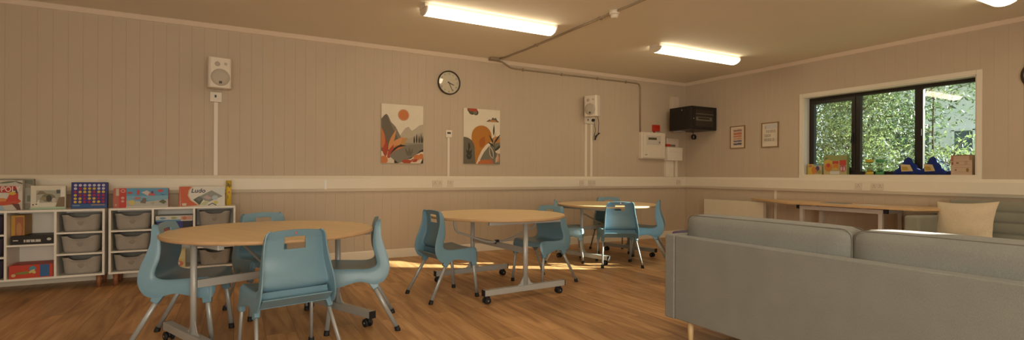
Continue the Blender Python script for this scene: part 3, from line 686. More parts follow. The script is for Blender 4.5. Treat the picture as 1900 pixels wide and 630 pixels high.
# framed prints on the right wall
def framed(name, ya, yb, za, zb, items, label, tilt=0):
    r = empty(name, (WX - .002, (ya + yb) / 2, (za + zb) / 2)); tag(r, label, 'framed print'); w, h = (yb - ya) / 2, (zb - za) / 2
    t = .014; f = MB(); d = -.018
    f.box(d, 0, -w, w, -h, -h + t).box(d, 0, -w, w, h - t, h).box(d, 0, -w, -w + t, -h + t, h - t).box(d, 0, w - t, w, -h + t, h - t)
    f.build('frame', mat('frame_oak', (.30, .17, .075), .5), r)
    MB().box(-.008, -.001, -w + t, w - t, -h + t, h - t).build('mount', mat('mount_cream', (.72, .62, .47), .8), r)
    art('print', (-.0085, w - t, -h + t), (0, -2 * (w - t), 0), (0, 0, 2 * (h - t)), items, r, .0003, .8)
    return r
P1 = [((.66, .50, .38), rect(.14, .86, .08, .92))]
for k, (c, a, b) in enumerate((((.34, .20, .15), .76, .86), ((.56, .20, .11), .60, .72), ((.56, .24, .13), .49, .58), ((.60, .32, .16), .38, .46), ((.16, .16, .20), .26, .345), ((.12, .12, .16), .12, .215))):
    P1.append((c, [(.20, a + .02), (.35, a), (.50, a + .015), (.80, a + .01), (.82, b), (.60, b + .01), (.45, b - .01), (.20, b - .005)]))
framed('rainbow_print', 5.404, 5.682, 1.545, 1.912, P1, 'small framed print with orange and dark blue brush bands, left of the pair')
P2 = [((.60, .56, .54), rect(.16, .95, .76, .95))]
tx = (.30, .24, .20)
for row, (z, cells) in enumerate(((.78, [(.18, .24)]), (.60, [(.26, .34), (.38, .46), (.52, .60), (.62, .72), (.76, .86)]), (.42, [(.16, .26), (.28, .36), (.38, .48), (.52, .56)]), (.24, [(.16, .22), (.25, .36), (.40, .46), (.50, .60), (.70, .78)]))):
    for a, b in cells:
        P2.append((tx, rect(a, b, z, z + .10))); P2.append(((.72, .62, .47), rect(a + .02, b - .02, z + .02, z + .08)))
framed('lettering_print', 4.828, 5.112, 1.538, 1.920, P2, 'small framed pale print with faint grey lettering, right of the pair')
# dark round thing at the right picture edge
rd = empty('round_wall_ornament', (WX - .001, 1.98, 2.155)); tag(rd, 'dark round wall object cut off by the right edge of the picture', 'wall ornament')
MB().lathe([(0, 0), (.15, 0), (.155, .01), (.15, .03), (.13, .034), (0, .034)], 40, M=Matrix.Rotation(radians(-90), 4, 'Y')).build('disc', mat('ornament_dark', (.05, .03, .02), .4), rd)
MB().lathe([(0, .0345), (.125, .0345), (.12, .037), (0, .037)], 40, M=Matrix.Rotation(radians(-90), 4, 'Y')).build('face', mat('ornament_face', (.55, .48, .38), .5), rd)

# ================================================================== CHAIRS
def catmull(P, n):
    out = []
    for i in range(len(P) - 1):
        p0 = P[max(i - 1, 0)]; p1 = P[i]; p2 = P[i + 1]; p3 = P[min(i + 2, len(P) - 1)]
        for k in range(n):
            t = k / n; out.append([.5 * (2 * b + (c - a) * t + (2 * a - 5 * b + 4 * c - d) * t * t + (3 * b - a - 3 * c + d) * t ** 3) for a, b, c, d in zip(p0, p1, p2, p3)])
    out.append(list(P[-1])); return out
def chair():
    r = empty('plastic_chair'); sh = .025
    # seat/back profile from the front lip to the top of the back:  x, z, half width | flange x, z, outward
    prof = [(.222, .385, .186, .222, .360, .010), (.212, .418, .192, .214, .335, .014), (.180, .432, .198, .200, .318, .020), (.120, .430, .200, .130, .322, .022), (.060, .427, .200, .060, .342, .020),
            (.000, .424, .199, .000, .352, .018), (-.055, .424, .197, -.050, .342, .020), (-.098, .434, .194, -.105, .330, .022), (-.122, .458, .190, -.168, .352, .022),
            (-.124, .500, .186, -.204, .425, .020), (-.116, .550, .181, -.196, .510, .015), (-.110, .610, .174, -.166, .600, .010), (-.113, .668, .168, -.148, .665, .008), (-.121, .730, .162, -.146, .730, .006), (-.131, .764, .155, -.146, .762, .004), (-.137, .780, .138, -.145, .777, .002)]
    rows = catmull(prof, 4)
    vv = [-1, -.93, -.8, -.6, -.36, -.18, 0, .18, .36, .6, .8, .93, 1]
    fl = [1, .66, .33, .10]
    mb = MB(); G = []
    for (x, z, hw, fx, fz, fo) in rows:
        row = []; isback = max(0, min(1, (z - .44) / .12)) if x < 0 else 0
        def P(v):
            return Vector((x + .016 * isback * v * v, v * hw, z - .010 * isback * v * v * (1 if z > .74 else 0) + .010 * (1 - isback) * abs(v) ** 3))
        for s in fl: e = P(-1); row.append(Vector((e.x + (fx - e.x) * s, e.y - fo * s ** .5, e.z + (fz - e.z) * s)))
        for v in vv: row.append(P(v))
        for s in reversed(fl): e = P(1); row.append(Vector((e.x + (fx - e.x) * s, e.y + fo * s ** .5, e.z + (fz - e.z) * s)))
        G.append(row)
    n = len(G[0]); vs = [(v.x + sh, v.y, v.z) for row in G for v in row]; fs = []
    zr = [rr[1] for rr in rows]
    for i in range(len(G) - 1):
        for j in range(n - 1):
            mz = (zr[i] + zr[i + 1]) / 2; my = (G[i][j].y + G[i][j + 1].y) / 2
            if rows[i][0] < -.09 and .672 < mz < .738 and abs(my) < .058: continue
            fs.append((i * n + j, i * n + j + 1, (i + 1) * n + j + 1, (i + 1) * n + j))
    mb.add(vs, fs, 0, True)
    o = mb.build('seat_shell', blue_m, r)
    so_ = o.modifiers.new('thick', 'SOLIDIFY'); so_.thickness = .007; so_.offset = 0
    bv = o.modifiers.new('bev', 'BEVEL'); bv.width = .0022; bv.segments = 2; bv.limit_method = 'ANGLE'; bv.angle_limit = radians(50)
    # moulded housings that take the legs
    for s in (-1, 1):
        k = MB()
        k.bar((.165 + sh, s * .192, .425), (.182 + sh, s * .208, .285), .040, .075, up=(1, 0, 0), w1=.034, d1=.050)
        k.build('leg_housing', blue_m, r, bevel=.006)
        k = MB(); k.bar((-.045 + sh, s * .186, .420), (-.115 + sh, s * .207, .300), .036, .070, up=(1, 0, 0), w1=.030, d1=.048)
        k.build('leg_housing', blue_m, r, bevel=.006)
    k = MB(); k.box(-.115 + sh, -.100 + sh, -.19, .19, .345, .435); k.bar((-.185 + sh, 0, .405), (-.112 + sh, 0, .350), .386, .006, up=(0, 0, 1)); k.build('rear_web', blue_m, r)
    for s in (-1, 1):
        for a, b in (((.170 + sh, s * .200, .40), (.212 + sh, s * .216, .012)), ((-.060 + sh, s * .192, .385), (-.262 + sh, s * .240, .012))):
            A, B = Vector(a), Vector(b); L = MB().tube([A, B], .0155, 12, ry=.0105, up=(0, 1, 0)).build('leg', legpaint_m, r)
            d = (B - A).normalized(); MB().tube([B - d * .022, B + Vector((0, 0, -.006)), Vector((B.x, B.y, 0))], [.0175, .019, .019], 12).build('foot_cap', rubber_m, L)
    MB().tube([(.05 + sh, -.18, .40), (.05 + sh, .18, .40)], .010, 8).build('under_seat_tube', legpaint_m, r)
    lg = MB()   # little raised round mark on the rear of the back, above the hand hole
    lg.lathe([(0, 0), (.008, 0), (.007, .001), (0, .0012)], 12, M=Matrix.Translation((-.1325 + sh - .0035, 0, .760)) @ Matrix.Rotation(radians(-90), 4, 'Y'))
    lg.build('moulded_mark', mat('mark_pink', (.40, .16, .18), .5), r)
    return r
CH = [(.289, 3.270, 103, 'blue plastic chair with its back to us, in front of the nearest round table'),
      (-.295, 3.995, -14, 'blue plastic chair at the left end of the nearest round table, facing right'),
      (.24, 4.56, -72, 'blue plastic chair behind the nearest round table, only its top above the tabletop'),
      (.83, 3.815, 169, 'blue plastic chair at the right of the nearest round table, facing left'),
      (1.67, 4.38, 7, 'blue plastic chair at the left of the middle round table, facing right'),
      (2.82, 4.48, 193, 'blue plastic chair at the right of the middle round table, facing left'),
      (4.15, 4.88, 62.8, 'blue plastic chair with its back to us, in front of the farthest round table'),
      (4.78, 5.80, 243, 'blue plastic chair behind the farthest round table'),
      (3.73, 5.45, -33, 'blue plastic chair at the left of the farthest table, half hidden behind another chair'),
      (4.74, 4.945, 133, 'blue plastic chair at the right of the farthest round table, beside the sofa end')]
c0 = chair()
for i, (x, y, a, lb) in enumerate(CH):
    c = c0 if i == 0 else copy_tree(c0)
    c.location = (x, y, 0); c.rotation_euler = (0, 0, radians(a)); tag(c, lb, 'chair', 'blue chairs round the tables')

# ================================================================== ROUND TABLES
def table():
    r = empty('round_table'); RT = .66; H = .718
    MB().lathe([(0, H - .025), (RT - .006, H - .025), (RT - .001, H - .019), (RT, H - .012), (RT - .001, H - .005), (RT - .006, H), (0, H)], 96).build('tabletop', beech_m, r)
    MB().lathe([(RT - .002, H - .023), (RT + .0015, H - .018), (RT + .002, H - .012), (RT + .0015, H - .006), (RT - .002, H - .001)], 96).build('edge_band', edge_m, r)
    fp = framepaint_m
    for s in (-1, 1):
        y = s * .50
        MB().box(-.43, .43, y - .025, y + .025, .068, .118).build('foot_bar', fp, r, bevel=.003)
        for e in (-1, 1):
            MB().box(e * .43 - .004, e * .43 + .004, y - .0255, y + .0255, .0675, .1185).build('end_plug', rubber_m, r)
            k = empty('castor', (e * .385, y, 0)); k.parent = r
            MB().box(-.006, .006, -.007, .007, .045, .070).tube([(0, 0, .02), (0, 0, .068)], .008, 8).build('stem', black_m, k)
            w = MB()
            for q in (-1, 1):
                w.lathe([(.006, 0), (.024, 0), (.029, .004), (.029, .015), (.024, .018), (.008, .018)], 20, M=Matrix.Translation((-.012, q * .020 + (-.009), .029)) @ Matrix.Rotation(radians(90), 4, 'X') @ Matrix.Translation((0, 0, -.018)))
            w.build('twin_wheels', rubber_m, k)
            MB().tube([(-.012, -.03, .029), (-.012, .03, .029)], .006, 8).build('axle', legpaint_m, k)
            MB().box(-.03, .018, -.010, .010, .030, .060).build('hood', black_m, k, bevel=.006)
        c = MB(); c.tube([(0, y, .118), (0, y, H - .05)], .024, 14, ry=.018, up=(0, 1, 0)); c.build('column', fp, r)
        for e in (-1, 1):
            g = MB(); g.prism([(e * .022, .118), (e * .085, .118), (e * .055, .135), (e * .022, .200)], -.003, .003, o=(0, y, 0), ux=(1, 0, 0), uy=(0, 0, 1))
            g.build('gusset', fp, r)
        MB().box(-.38, .38, y - .018, y + .018, H - .055, H - .026).build('top_bearer', fp, r, bevel=.004)
    MB().box(-.012, .012, -.482, .482, .395, .445).build('cross_rail', fp, r, bevel=.003)
    tb = catmull([(-.46, 0, H - .03), (-.46, 0, .62), (-.43, 0, .565), (-.36, 0, .54), (-.12, 0, .455), (0, 0, .448), (.12, 0, .455), (.36, 0, .54), (.43, 0, .565), (.46, 0, .62), (.46, 0, H - .03)], 4)
    MB().tube(tb, .010, 10).build('folding_stay', steel_m if False else fp, r)
    MB().tube([(0, -.03, .445), (0, .03, .445)], .013, 10).box(-.018, .018, -.012, .012, .425, .465).build('pivot_catch', black_m, r)
    return r
TB = [(.242, 3.870, -66.4, 'nearest round beech-topped folding table on castors, at the left, with four blue chairs'),
      (2.255, 4.44, 4, 'middle round beech-topped folding table on castors, with one blue chair each side'),
      (4.39, 5.39, -77.9, 'farthest round beech-topped folding table on castors, by the corner, partly behind its chair')]
t0 = table()
for i, (x, y, a, lb) in enumerate(TB):
    c = t0 if i == 0 else copy_tree(t0)
    c.location = (x, y, 0); c.rotation_euler = (0, 0, radians(a)); tag(c, lb, 'table', 'round folding tables')

# ================================================================== SOFAS
grey_f = fabric('grey_upholstery', (.245, .255, .24)); green_f = fabric('grey_green_upholstery', (.27, .265, .21)); cush_f = fabric('cream_cotton', (.74, .62, .44), 300)
seam_m = mat('seam_thread', (.16, .15, .13), .9)
def rbox(name, x0, x1, y0, y1, z0, z1, m, parent, r=.02, puff=0, seg=4, nx=10, piping=None):
    """upholstered block with rounded edges and, with puff, softly domed faces"""
    c = ((x0 + x1) / 2, (y0 + y1) / 2, (z0 + z1) / 2); h = ((x1 - x0) / 2, (y1 - y0) / 2, (z1 - z0) / 2)
    if not puff: return MB().box(x0, x1, y0, y1, z0, z1).build(name, m, parent, bevel=r, seg=seg)
    mb = MB(); idx = {}; N = nx
    def vert(i, j, k):
        if (i, j, k) in idx: return idx[(i, j, k)]
        u = [2 * q / N - 1 for q in (i, j, k)]; p = []
        q = [a * hh for a, hh in zip(u, h)]
        inner = [max(hh - r, 0) for hh in h]; cl = [max(-ii, min(ii, v)) for ii, v in zip(inner, q)]
        d = Vector([a - b for a, b in zip(q, cl)])
        if d.length > 1e-9: d = d.normalized() * r
        base = Vector(cl) + d
        for ax in range(3):
            o1, o2 = [a for a in range(3) if a != ax]
            f = (1 - u[o1] ** 4) * (1 - u[o2] ** 4); base[ax] += puff * f * (1 if u[ax] > 0 else -1) * abs(u[ax]) ** 3
        mb.v.append(tuple(Vector(c) + base)); idx[(i, j, k)] = len(mb.v) - 1; return idx[(i, j, k)]
    for a in range(N):
        for b in range(N):
            for s in (0, N):
                q = [vert(s, a, b), vert(s, a + 1, b), vert(s, a + 1, b + 1), vert(s, a, b + 1)]; mb.f.append(q if s else q[::-1])
                q = [vert(a, s, b), vert(a, s, b + 1), vert(a + 1, s, b + 1), vert(a + 1, s, b)]; mb.f.append(q if s else q[::-1])
                q = [vert(a, b, s), vert(a + 1, b, s), vert(a + 1, b + 1, s), vert(a, b + 1, s)]; mb.f.append(q if s else q[::-1])
    mb.mi = [0] * len(mb.f); mb.sm = [True] * len(mb.f)
    return mb.build(name, m, parent)
def sofa_leg(p, parent, m=oak_m, h=.17, top=.022, bot=.014, lean=(0, 0)):
    return MB().tube([(p[0], p[1], h + .005), (p[0] + lean[0], p[1] + lean[1], 0)], [top, bot], 14).build('leg', m, parent)
def add_piping(cu, x, y0, y1, z0, z1, r):
    pts = []
    for cy, cz_, a in ((y1 - r, z1 - r, 0), (y0 + r, z1 - r, 90), (y0 + r, z0 + r, 180), (y1 - r, z0 + r, 270)):
        for k in range(6): t = radians(a + 18 * k); pts.append((x, cy + r * cos(t), cz_ + r * sin(t)))
    pts.append(pts[0]); return MB().tube(pts, .0022, 6, cap=False).build('piping', seam_m, cu)
# near sofa, its back towards us
s1 = empty('sofa', (2.52, 1.42, 0)); tag(s1, 'large grey sofa seen from behind, filling the right foreground', 'sofa')
rbox('back_panel', 0, .085, -1.01, .985, .17, .71, grey_f, s1, .009)
rbox('arm', -.004, .84, .9855, 1.068, .165, .712, grey_f, s1, .010)
rbox('arm', -.004, .84, -1.093, -1.01, .165, .712, grey_f, s1, .018)
rbox('seat_base', .085, .82, -1.01, .985, .17, .30, grey_f, s1, .012)
for a, b in ((-.040, .98), (-1.005, -.048)):
    rbox('seat_cushion', .27, .85, a, b, .30, .43, grey_f, s1, .03, .012)
    cu = rbox('back_cushion', .092, .270, a, b, .40, .842, grey_f, s1, .045, .010, nx=16)
    add_piping(cu, .112, a + .003, b - .003, .405, .840, .045)
    add_piping(cu, .250, a + .003, b - .003, .405, .840, .045)
for x, y in ((.055, .90), (.055, -.93), (.76, .90), (.76, -.93)): sofa_leg((x, y), s1)
MB().box(.04, .80, -1.0, .97, .160, .172).build('underside', mat('dark_lining', (.03, .028, .025), .9), s1)
# far sofa against the right wall
s2 = empty('tufted_sofa', (6.35, 1.95, 0)); tag(s2, 'grey-green sofa with horizontally stitched back against the right wall, beside the long table', 'sofa')
rbox('arm', 0, .77, .71, .86, .12, .682, green_f, s2, .03)
rbox('arm', 0, .77, -.95, -.80, .12, .682, green_f, s2, .03)
rbox('seat_base', .02, .77, -.80, .71, .12, .29, green_f, s2, .015)
rbox('seat_cushion', .01, .60, -.79, .70, .29, .43, green_f, s2, .035, .01)
bk = MB(); NU, NV = 48, 40; vs = []
for i in range(NU + 1):
    for j in range(NV + 1):
        u, v = i / NU, j / NV; d = (abs(sin(pi * v * 4)) ** .5) * .028 * (.55 + .45 * abs(sin(pi * u * 6)) ** .5)
        lean = .10 * v; e = .02 * (max(0, v - .93) / .07) ** 2
        vs.append((.60 + lean - d + e, -.80 + 1.51 * u, .40 + .445 * v))
fs = [(i * (NV + 1) + j, (i + 1) * (NV + 1) + j, (i + 1) * (NV + 1) + j + 1, i * (NV + 1) + j + 1) for i in range(NU) for j in range(NV)]
bk.add(vs, fs, 0, True); bk.build('stitched_back', green_f, s2)
rbox('back_frame', .70, .80, -.81, .72, .12, .846, green_f, s2, .02)
for x, y in ((.06, .78), (.06, -.87), (.70, .78), (.70, -.87)): sofa_leg((x, y), s2, oak_m, .12)
# cream cushion propped in the corner of the far sofa
pw = MB(); N = 26; hw, hh = .305, .225; vs = []; fs = []
for s in (1, -1):
    for i in range(N + 1):
        for j in range(N + 1):
            u, v = 2 * i / N - 1, 2 * j / N - 1
            x = hw * u * (1 - .10 * (1 - v * v) * abs(u) ** 2) ; y = hh * v * (1 - .10 * (1 - u * u) * abs(v) ** 2)
            t = .085 * ((1 - abs(u) ** 2.6) * (1 - abs(v) ** 2.6)) ** .62
            wr = .006 * sin(9 * v + 3 * u) * max(0, -u - .2) * (1 - v * v) * (t > .001)
            vs.append((s * (t + wr), x, y))
n2 = (N + 1) ** 2
for k in (0, 1):
    for i in range(N):
        for j in range(N):
            q = [k * n2 + i * (N + 1) + j, k * n2 + (i + 1) * (N + 1) + j, k * n2 + (i + 1) * (N + 1) + j + 1, k * n2 + i * (N + 1) + j + 1]; fs.append(q if k == 0 else q[::-1])
pw.add(vs, fs, 0, True); po = pw.build('cushion', cush_f)
tag(po, 'cream cushion with pointed corners leaning in the corner of the stitched sofa', 'cushion')
po.location = (6.745, 2.435, .622); po.rotation_euler = Euler((radians(-3), radians(14), radians(-17)), 'XYZ')

ot = empty('round_ottoman', (4.23, 3.72, 0)); tag(ot, 'purple round ottoman mostly hidden behind the near end of the large sofa', 'ottoman')
MB().lathe([(0, .03), (.255, .03), (.268, .05), (.27, .25), (.268, .47), (.25, .505), (.20, .515), (0, .518)], 40).build('body', fabric('purple_fabric', (.075, .05, .16)), ot)
MB().lathe([(0, 0), (.22, 0), (.22, .03), (0, .03)], 32).build('base', black_m, ot)

# long table by the window, heater beside it
dk = empty('long_table', (7.0, 3.7, 0)); tag(dk, 'long pale wood table with tapered ends on white legs, under the window', 'table')
poly = [(7.155, 5.25), (6.50, 4.20), (6.50, 2.78), (7.155, 2.52)]
put(MB().prism(poly[::-1], .724, .750), 'tabletop', wood('pale_wood_top', (.62, .40, .19), (.72, .48, .25), 1, .5, .4), dk, bevel=.004)
fm = mat('white_powder_coat', (.62, .55, .48), .4)
b = MB()
b.box(6.60, 6.64, 3.13, 4.12, .662, .712).box(7.04, 7.08, 3.13, 4.12, .662, .712).box(6.64, 7.04, 3.13, 3.17, .662, .712).box(6.64, 7.04, 4.08, 4.12, .662, .712)
b.box(6.60, 6.66, 3.30, 3.36, .712, .724).box(6.60, 6.66, 3.90, 3.96, .712, .724)
put(b, 'table_frame', fm, dk, bevel=.002)
for x in (6.62, 7.06):
    for y in (3.155, 4.095): put(MB().box(x - .022, x + .022, y - .022, y + .022, 0, .662), 'leg', fm, dk, bevel=.002)
for y in (3.10, 4.145): put(MB().box(6.602, 6.638, y - .018, y + .018, .668, .722), 'corner_catch', black_m, dk)
tag(MB().prism([(6.72, 3.62), (6.95, 3.64), (6.96, 3.95), (6.74, 3.92)], .750, .756).build('paper_sheets', mat('grey_paper', (.33, .31, .28), .8)), 'flat grey sheets of paper lying on the long table', 'paper')
tag(MB().prism([(6.74, 3.28), (6.92, 3.26), (6.93, 3.48), (6.75, 3.50)], .750, .753).build('paper_sheets', mat('pale_paper', (.72, .66, .56), .8)), 'pale paper lying on the long table to the right of the grey sheets', 'paper')
ht = empty('panel_heater', (7.13, 5.55, 0)); tag(ht, 'plain cream panel heater low on the right wall, left of the long table', 'heater')
MB().box(-.045, .03, -.56, .56, .14, .698).build('casing', mat('heater_cream', (.76, .68, .52), .45), ht, bevel=.005)
MB().box(.03, .086, -.45, .45, .25, .60).build('wall_bracket', mat('heater_dark', (.12, .10, .08), .6), ht)
for y in (-.4, .4): MB().box(-.02, .02, y - .02, y + .02, 0, .14).build('foot', mat('heater_dark', (0, 0, 0)), ht)

# ================================================================== CABINETS WITH BINS AND GAMES
YF, YB = 6.17, 6.50
def cabinet(x0, x1, cols, mid, label):
    r = empty('cubby_cabinet', ((x0 + x1) / 2, YF, 0)); tag(r, label, 'cabinet', 'white cubby cabinets'); t = .018
    b = MB()
    b.box(x0, x1, YF, YB, .735, .755).box(x0, x1, YF, YB, .120, .138).box(x0, x1, YB - .008, YB, .138, .735)
    b.box(x0, x0 + t, YF, YB, .138, .735).box(x1 - t, x1, YF, YB, .138, .735)
    for c in cols: b.box(c - t / 2, c + t / 2, YF, YB - .008, .138, .735)
    xs = [x0 + t] + [v for c in cols for v in (c - t / 2, c + t / 2)] + [x1 - t]
    for k in range(3):
        a, e = xs[2 * k], xs[2 * k + 1]
        for z in ([mid] if k == 1 else [.332, .533]): b.box(a, e, YF + .004, YB - .008, z - .008, z + .008)
    put(b, 'body', plain_m, r)
    for x in (x0 + .05, x1 - .05):
        for y in (YF + .045, YB - .045):
            put(MB().tube([(x, y, .122), (x, y, 0)], [.024, .016], 16), 'leg', redwood_m, r)
    return xs
XA = cabinet(-2.165, -1.092, (-1.797, -1.455), .435, 'white cubby cabinet at the left picture edge with games in its open middle')
XB = cabinet(-1.062, .012, (-.712, -.362), .435, 'white cubby cabinet behind the nearest round table, on wooden feet')
bin_m = mat('grey_bin', (.36, .33, .29), .75, var=.08, scale=25, bump=.25, bscale=220)
bin_d = mat('dark_bin', (.07, .055, .08), .7)
def bin_(m=bin_m):
    N = 56; w, d, h = .150, .150, .162; mb = MB(); rings = []
    def ring(k, z, inset, dip):
        out = []
        for i in range(N):
            th = 2 * pi * i / N; c, s = cos(th), sin(th); e = 5.0
            q = (abs(c) ** e + abs(s) ** e) ** (-1 / e); x = c * q * (w * k - inset); y = s * q * (d * k - inset); zz = z
            front = y < -d * k * .6 and abs(x) < .10
            if front: zz -= dip * max(0, 1 - (abs(x) / .085) ** 4)
            if front and dip == 0 and .04 < z < .12: y += .008 * max(0, 1 - (x / .055) ** 2) * (1 - ((z - .08) / .05) ** 2)
            out.append((x, y, zz))
        return out
    for k, z, ins, dip in ((.86, 0, .02, 0), (.88, .004, .004, 0), (.90, .03, 0, 0), (.92, .06, 0, 0), (.935, .085, 0, 0), (.95, .11, 0, 0), (.97, .135, 0, .008), (.98, .158, -.004, .028), (.98, h, -.002, .028), (.98, h, .004, .028), (.96, .135, .005, .008), (.88, .008, .006, 0)):
        rings.append(ring(k, z, ins, dip))
    vs = [p for r_ in rings for p in r_]; fs = [(i * N + j, i * N + (j + 1) % N, (i + 1) * N + (j + 1) % N, (i + 1) * N + j) for i in range(len(rings) - 1) for j in range(N)]
    fs += [tuple(reversed(range(N))), tuple((len(rings) - 1) * N + j for j in range(N))]
    mb.add(vs, fs, 0, True); return mb.build('storage_bin', m)
b0 = bin_(); first = True
zb = [.138, .340, .541]; rn = ['bottom', 'middle', 'top']
for (xs, k, who) in ((XA, 2, 'right column of the left cabinet'), (XB, 0, 'left column of the right cabinet'), (XB, 2, 'right column of the right cabinet')):
    for q in range(3):
        o = b0 if first else b0.copy()
        if not first: C.objects.link(o)
        first = False; o.location = ((xs[2 * k] + xs[2 * k + 1]) / 2 + .004 * ((q * 7 + k) % 3 - 1), YF + .162, zb[q])
        tag(o, 'grey storage bin in the %s, %s of the three' % (who, rn[q]), 'storage bin', 'grey bins in the white cabinets')
d0 = None
for q in range(3):
    if d0 is None: d0 = o = bin_(bin_d)
    else: o = d0.copy(); C.objects.link(o)
    o.location = ((XA[0] + XA[1]) / 2 + .01, YF + .162, zb[q]); tag(o, 'dark purple bin at the very left picture edge, %s of its column' % rn[q], 'storage bin', 'dark bins at the left edge')

def gamebox(name, x0, x1, yf, depth, z, h, body, items, label, rot=0, lean=0, cat='board game', side=None):
    w = x1 - x0; r = empty(name, ((x0 + x1) / 2, yf, z), radians(rot)); r.rotation_euler.x = radians(lean); tag(r, label, cat)
    MB().box(-w / 2, w / 2, 0, depth, 0, h).build('box', ink(body), r, bevel=.0015)
    art('cover_print', (-w / 2, -.0003, 0), (w, 0, 0), (0, 0, h), items, r)
    return r, w, h
TZ = .755
g, w, h = gamebox('board_game', -2.12, -1.712, 6.27, .055, TZ, .272, (.55, .50, .42), [
    ((.60, .57, .50), rect(0, 1, .30, .62)), ((.55, .08, .03), [(0, .28), (.25, .40), (.60, .34), (.90, .42), (.98, .30), (.92, .20), (.60, .14), (.3, .2), (0, .12)]), ((.62, .24, .06), [(.3, .42), (.7, .40), (.8, .30), (.5, .28)]),
    ((.44, .03, .02), rect(0, .90, .585, .80)), ((.50, .05, .03), [(.72, .28), (.93, .30), (.93, .56), (.86, .60), (.78, .52)]), ((.09, .05, .035), [(.78, .66), (.90, .70), (.93, .58), (.85, .54)]),
    ((.60, .38, .05), circ(.83, .56, .06, .06)), ((.14, .16, .10), leaf2(.60, .90, 12, .35, .03)), ((.20, .21, .15), leaf2(.30, .88, 5, .3, .04)), ((.10, .10, .08), leaf2(.88, .95, -30, .2, .02)),
    ((.30, .42, .52), [(.5, 0), (.58, .14), (.66, .16), (.72, 0)]), ((.13, .05, .03), [(.82, .22), (.95, .20), (.98, 0), (.92, 0)]), ((.66, .62, .52), [(0, .10), (.4, .14), (.5, .02), (0, 0)])],
    'red and white property board game cut off by the left picture edge, on the cabinet', 0, -3)
lettering('title', 'MONOPOLY', (.035, -.002, .188), (1, 0, 0), (0, 0, 1), .068, (.82, .66, .58), g, bold=.0008, sx=.80)
g, w, h = gamebox('board_game', -1.95, -1.655, 6.345, .045, TZ, .285, (.30, .27, .21), [((.16, .17, .12), [(.5, .98), (.98, .96), (.98, .80), (.72, .88)]), ((.40, .38, .32), rect(.6, .98, .2, .7)), ((.20, .21, .15), rect(.85, .98, .25, .45))], 'pale printed box standing behind the red property game', 0, -3)
g, w, h = gamebox('picture_puzzle', -1.655, -1.405, 6.27, .045, TZ, .222, (.60, .55, .44), [
    ((.66, .60, .48), rect(.02, .98, .15, .98)), ((.36, .35, .27), rect(.16, .84, .28, .80)), ((.22, .17, .11), [(.16, .62), (.26, .78), (.36, .76), (.46, .64)]), ((.17, .16, .09), circ(.50, .48, .20, .17)), ((.05, .045, .03), circ(.52, .46, .08, .14)), ((.28, .24, .12), circ(.36, .45, .09, .08)),
    ((.52, .44, .38), circ(.66, .38, .06, .10)), ((.07, .08, .08), rect(.73, .84, .66, .82)), ((.20, .13, .07), [(.70, .06), (.80, .50), (.97, .52), (.97, .06)]), ((.74, .70, .60), rect(.86, .98, .52, .92)), ((.70, .64, .52), [(.10, .12), (.24, .42), (.28, .12)]), ((.66, .62, .50), [(.22, .10), (.20, .26), (.74, .24), (.66, .10)]),
    ((.06, .05, .04), circ(.08, .20, .025, .03)), ((.06, .05, .04), circ(.17, .22, .02, .03)), ((.32, .46, .30), rect(0, 1, 0, .07)), ((.42, .54, .38), [(0, .07), (.5, .10), (1, .09), (1, .05), (0, .04)])],
    'cream picture box with a countryside scene, between the red game and the blue disc game', 3, -3, 'puzzle box')
# four-in-a-row disc game : printed blue grid box with rings of discs
g, w, h = gamebox('disc_game', -1.366, -1.090, 6.27, .05, TZ, .252, (.02, .03, .16), [((.03, .02, .20), rect(.04, .96, .20, .96)), ((.02, .09, .26), rect(.02, .98, .02, .17)), ((.22, .24, .34), rect(.05, .24, .10, .14)), ((.28, .18, .18), rect(.55, .93, .105, .155))], 'blue disc-dropping game with red, yellow and white circles in a grid', 0, -4)
rowsC = ['WWWWWWW', 'WRYYYWW', 'RYYYRYY', 'YRRYRRR', 'YYRYYRR', 'YYRRYYR']
cols_ = {'W': (.56, .56, .60), 'R': (.36, .02, .06), 'Y': (.62, .44, .05)}
for j, rw in enumerate(rowsC):
    for i, ch_ in enumerate(rw):
        m_ = MB(); m_.lathe([(0, 0), (.0128, 0), (.012, .003), (.009, .0032), (.0085, .002), (0, .002)], 18, M=Matrix.Translation((-w / 2 + w * (.115 + .128 * i), -.0008, h * (.885 - .127 * j))) @ T)
        m_.build('disc', ink(cols_[ch_]), g)
